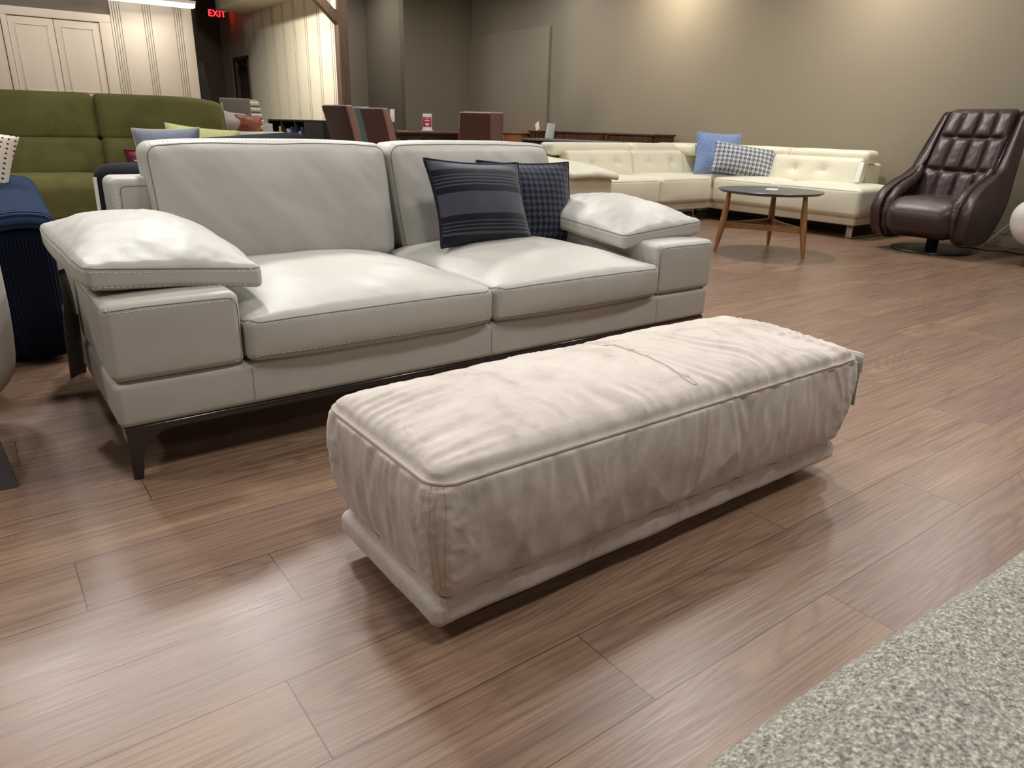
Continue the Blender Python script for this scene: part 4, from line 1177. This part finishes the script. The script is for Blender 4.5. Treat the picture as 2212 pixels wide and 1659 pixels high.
# ------------------------------------------------------------------ green velvet sofa
gs = thing('velvet_sofa', 'olive green velvet high back sofa behind the grey sofa', 'sofa', (1.0, 7.4, 0))
for k, (x0, x1) in enumerate(((-1.22, -.055), (-.05, 1.065), (1.07, 2.16))):
    cx = (x0+x1)/2
    def bfn(p, u):
        p.y -= .03*(1-u[0]**4)*(1-u[2]**2)*(1 if u[1] < 0 else 0); p.y += (p.z+.18)*.12
        if k == 2: p.z -= .05*max(0, u[0])**3*max(0, u[2])
        return p
    def wv(p, n): return (.005*nz(p.x*3, p.z*4, k)+.005*nz(p.x*12, p.z*5, k+3))*max(0, -n.y)
    mk('upper_back', MB().soft((x1-x0, .24, .40), .06, .03, bfn, 6, (cx, 7.68, .93)), 'velvet', gs, hf=wv)
    mk('lower_back', MB().soft((x1-x0, .26, .32), .05, .03, bfn, 5, (cx, 7.58, .60)), 'velvet', gs, hf=lambda p, n: wv(p, n)+.008*nz(p.x*5, p.z*16, 5)*max(0, -n.y))
    mk('seat', MB().soft((x1-x0, .88, .34), .08, .04, lambda p, u: Vector((p.x, p.y, p.z+(.03*(1-u[0]**4)*(1-u[1]**2) if u[2] > 0 else 0))), 6, (cx, 7.02, .30)), 'velvet', gs, hf=lambda p, n: .006*nz(p.x*9, p.y*6, p.z*4))
mk('back_shell', MB().soft((3.36, .10, .95), .04, .2, lambda p, u: Vector((p.x, p.y+(p.z+.5)*.12, p.z)), 4, (.47, 7.86, .58)), 'velvet', gs)
mk('base', MB().rbox(-1.2, 2.13, 6.65, 7.85, .06, .16, .01), 'darkwood', gs)
for x in (-1.1, 2.05):
    for y in (6.75, 7.75): mk('leg', MB().taper((x, y, .07), (x, y, 0), .03, .02), 'darkwood', gs)
t = tag(mk('price_tag', MB().soft((.004, .05, .28), .001, .3, None, 2).xf(Matrix.Translation((2.19, 7.72, .95)) @ Matrix.Rotation(-.08, 4, 'Y')), 'white'), 'white tag on the right end of the green velvet sofa', 'tag', 'price tags on the furniture')

# ------------------------------------------------------------------ charcoal sofa
A = Vector((.92, 4.50, 0)); ex = Vector((.632, .775, 0)); ey = Vector((-.775, .632, 0))   # along / towards its front
Mc = Matrix(((ex.x, ey.x, 0, A.x), (ex.y, ey.y, 0, A.y), (0, 0, 1, 0), (0, 0, 0, 1)))
ch = thing('charcoal_sofa', 'charcoal wool sofa standing back to back with the grey sofa', 'sofa', (1.5, 5.5, 0))
def rise(p, u):
    if u[2] > 0: p.z += .015*u[0]
    return p
mk('back', MB().soft((2.25, .20, .58), .06, .06, rise, 5, (1.15, .02, .545)).xf(Mc), 'char', ch)
mk('arm', MB().soft((.26, .50, .53), .07, .03, lambda p, u: Vector((p.x, p.y, p.z+.02*(1-u[1]**2)*(u[2] > 0))), 6, (.03, .13, .42)).xf(Mc), 'char', ch, hf=lambda p, n: .004*nz(p.x*8, p.y*8, p.z*8))
mk('seat', MB().soft((1.7, .50, .30), .06, .08, None, 5, (1.05, .34, .28)).xf(Mc), 'char', ch)
for x in (.0, 1.75):
    for y in (.05, .5):
        q = Mc @ Vector((x, y if x else min(y, .3), 0)); mk('leg', MB().taper((q.x, q.y, .17), (q.x, q.y, 0), .025, .018), 'darkwood', ch)
tag(mk('price_tag', MB().soft((.018, .004, .26), .001, .3, None, 2).xf(Matrix.Translation((.585, 4.60, .50)) @ Matrix.Rotation(.02, 4, 'Y')), 'white'), 'tall white tag on the end of the charcoal sofa arm', 'tag', 'price tags on the furniture')
tag(mk('price_tag', MB().soft((.20, .05, .003), .001, .3, None, 2).xf(Matrix.Translation((.90, 4.62, .695)) @ Matrix.Rotation(.2, 4, 'Y')), 'white'), 'white strip tag lying on top of the charcoal sofa arm', 'tag', 'price tags on the furniture')
place_pillow('throw_cushion', 'burgundy cushion with flanged edge on the charcoal sofa', 'cushion', (1.02, 5.12, .60), math.radians(10), math.radians(15), .36, .32, .12, 'burg', 'cushions on the charcoal sofa', 'burg', 'border', 0, .006, flange=.1, seed=31)
place_pillow('throw_cushion', 'grey blue cushion with lime piping on the charcoal sofa', 'cushion', (1.16, 5.42, .70), math.radians(-14), math.radians(10), .41, .36, .15, 'gbpillow', 'cushions on the charcoal sofa', 'limepipe', 'piping', math.radians(-2), .005, seed=33)
place_pillow('throw_cushion', 'pale lime cushion lying behind the grey blue one', 'cushion', (1.52, 5.95, .70), math.radians(-5), math.radians(25), .52, .40, .16, 'lime', 'cushions on the charcoal sofa', 'limepipe', 'piping', math.radians(6), .005, seed=35)

# ------------------------------------------------------------------ navy corduroy sofa at the left
nv = thing('corduroy_sofa', 'navy blue corduroy sofa left of the grey sofa', 'sofa', (-.4, 3.8, 0))
mk('arm_front', MB().soft((.20, .60, .56), .05, .03, lambda p, u: Vector((p.x, p.y, p.z+.05*u[1]*max(0, u[2]))), 6, (.155, 3.60, .30)), 'cordv', nv)
mk('arm_cap', MB().soft((.212, .62, .07), .034, .02, lambda p, u: Vector((p.x, p.y, p.z+.05*u[1]+.03*(1-u[1]**2)*0+.018*(1-u[0]**2))), 6, (.155, 3.60, .600)), 'cordcap', nv)
mk('seat_front', MB().soft((.92, .30, .62), .06, .04, None, 6, (-.42, 3.46, .34)), 'cordh', nv)
mk('seat', MB().soft((.92, .75, .40), .05, .06, None, 5, (-.42, 3.95, .40)), 'cordcap', nv)
mk('base', MB().rbox(-.85, .22, 3.36, 4.3, .03, .10, .01), 'black', nv)
place_pillow('throw_cushion', 'beige cushion with small black dots on the navy corduroy sofa', 'cushion', (-.038, 3.82, .735), math.radians(-15), math.radians(18), .46, .36, .14, 'dots', None, 'dots', 'piping', math.radians(13), .004, seed=41)

# ------------------------------------------------------------------ beige chair cut by the left edge
lc = thing('armchair', 'beige grey upholstered armchair with dark wooden legs at the left edge', 'armchair', (-.28, 2.6, 0))
m = MB().soft((.64, .60, .62), .13, .03, lambda p, u: Vector((p.x*(1-.10*max(0, -u[2])**2), p.y*(1-.06*max(0, -u[2])), p.z)), 7, (-.275, 2.64, .455))
sh = mk('seat_shell', m, 'beigeshell', lc)
tr = bvh(m)
mk('piping', seam(tr, [(.0, 2.32, .75), (.0, 2.33, .45), (-.02, 2.33, .3), (-.06, 2.34, .2), (-.15, 2.36, .15)], .003, .001, .02), 'beigeshell', sh)
for (x, y, x1, y1) in ((-.10, 2.44, -.045, 2.18), (-.45, 2.44, -.50, 2.18), (-.10, 2.84, -.05, 3.0), (-.45, 2.84, -.50, 3.0)):
    mk('leg', MB().taper((x, y, .20), (x1, y1, 0), (.030, .022), (.020, .014)), 'darkwood', lc)
tag(mk('price_tag', MB().soft((.05, .003, .06), .001, .3, None, 2, (-.012, 2.335, .455)), 'white'), 'white tag on the beige armchair at the left edge', 'tag', 'price tags on the furniture')

# ------------------------------------------------------------------ lights
def lamp(x, y, z, power, size=.16, target=None, spread=165, col=(1, .975, .94)):
    l = bpy.data.lights.new('ceiling_lamp', 'AREA'); l.shape = 'DISK'; l.size = size; l.energy = power; l.color = col
    l.spread = math.radians(spread)
    o = bpy.data.objects.new('ceiling_lamp', l); C.objects.link(o); o.location = (x, y, z)
    d = Vector(target)-Vector((x, y, z)) if target else Vector((0, 0, -1))
    o.rotation_euler = d.to_track_quat('-Z', 'Y').to_euler()
Z = HC-.12
# track heads aimed at the displays
for (x, y, tx, ty, pw) in ((1.45, 5.75, .9, 1.8, 32), (-.2, 5.7, .3, 1.8, 25), (3.3, 5.9, 2.2, 2.4, 26), (3.5, 2.5, 1.6, 1.0, 27), (7.0, 2.35, 2.4, .8, 16), (1.2, 3.6, 1.2, 2.2, 22), (-1.6, 3.2, -.1, 2.2, 16)):
    lamp(x, y, Z, pw, .36, (tx, ty, .3), 130)
for (x, y, pw) in ((.6, .2, 28), (2.6, .4, 28), (-2.2, 1.2, 24), (5.0, .6, 30), (5.6, 4.4, 52), (6.3, 3.2, 22), (5.0, 7.2, 34), (.5, 5.5, 40), (-2.4, 5.5, 30), (3.0, 8.6, 22), (.5, -2.6, 16), (3.5, -2.2, 17), (5.6, 9.8, 30), (6.6, 8.6, 24), (5.4, 11.9, 16)):  # overhead fill, some lamps added to brighten fronts and the back of the room
    lamp(x, y, Z, pw, .32)
# wall washers
lamp(6.75, 6.75, Z, 22, .12, (7.6, 6.75, 2.3), 110, (1, .90, .72))
lamp(6.75, 4.15, Z, 17, .12, (7.6, 4.15, 2.1), 110, (1, .90, .74))
# light over the partition and the panelled wall
lamp(2.6, 10.3, Z, 36, .16, (4.4, 10.4, 1.5), 110, (1, .94, .82))
lamp(1.4, 11.2, 3.0, 11, .16, (1.3, 12.9, 1.4), 140, (1, .95, .90))
lamp(.0, 10.8, 3.0, 10, .16, (.0, 12.9, 1.3), 140, (1, .95, .90))
lamp(2.6, 12.3, 2.46, 6, .2, None, 170, (1, .97, .92))
lamp(3.6, 9.2, 2.9, 20, .2, (4.1, 11, 2.6), 140, (1, .92, .78))

wd = bpy.data.worlds.new('world'); sc.world = wd; wd.use_nodes = True
wd.node_tree.nodes['Background'].inputs[0].default_value = (1, .95, .9, 1); wd.node_tree.nodes['Background'].inputs[1].default_value = .3
sc.view_settings.view_transform = 'Standard'; sc.view_settings.look = 'None'; sc.view_settings.gamma = 1
sc.view_settings.use_curve_mapping = False
sc.view_settings.exposure = -0.12
sc.cycles.use_denoising = True
sc.cycles.max_bounces = 8; sc.cycles.diffuse_bounces = 5; sc.cycles.sample_clamp_indirect = 4
sc.cycles.caustics_reflective = False; sc.cycles.caustics_refractive = False
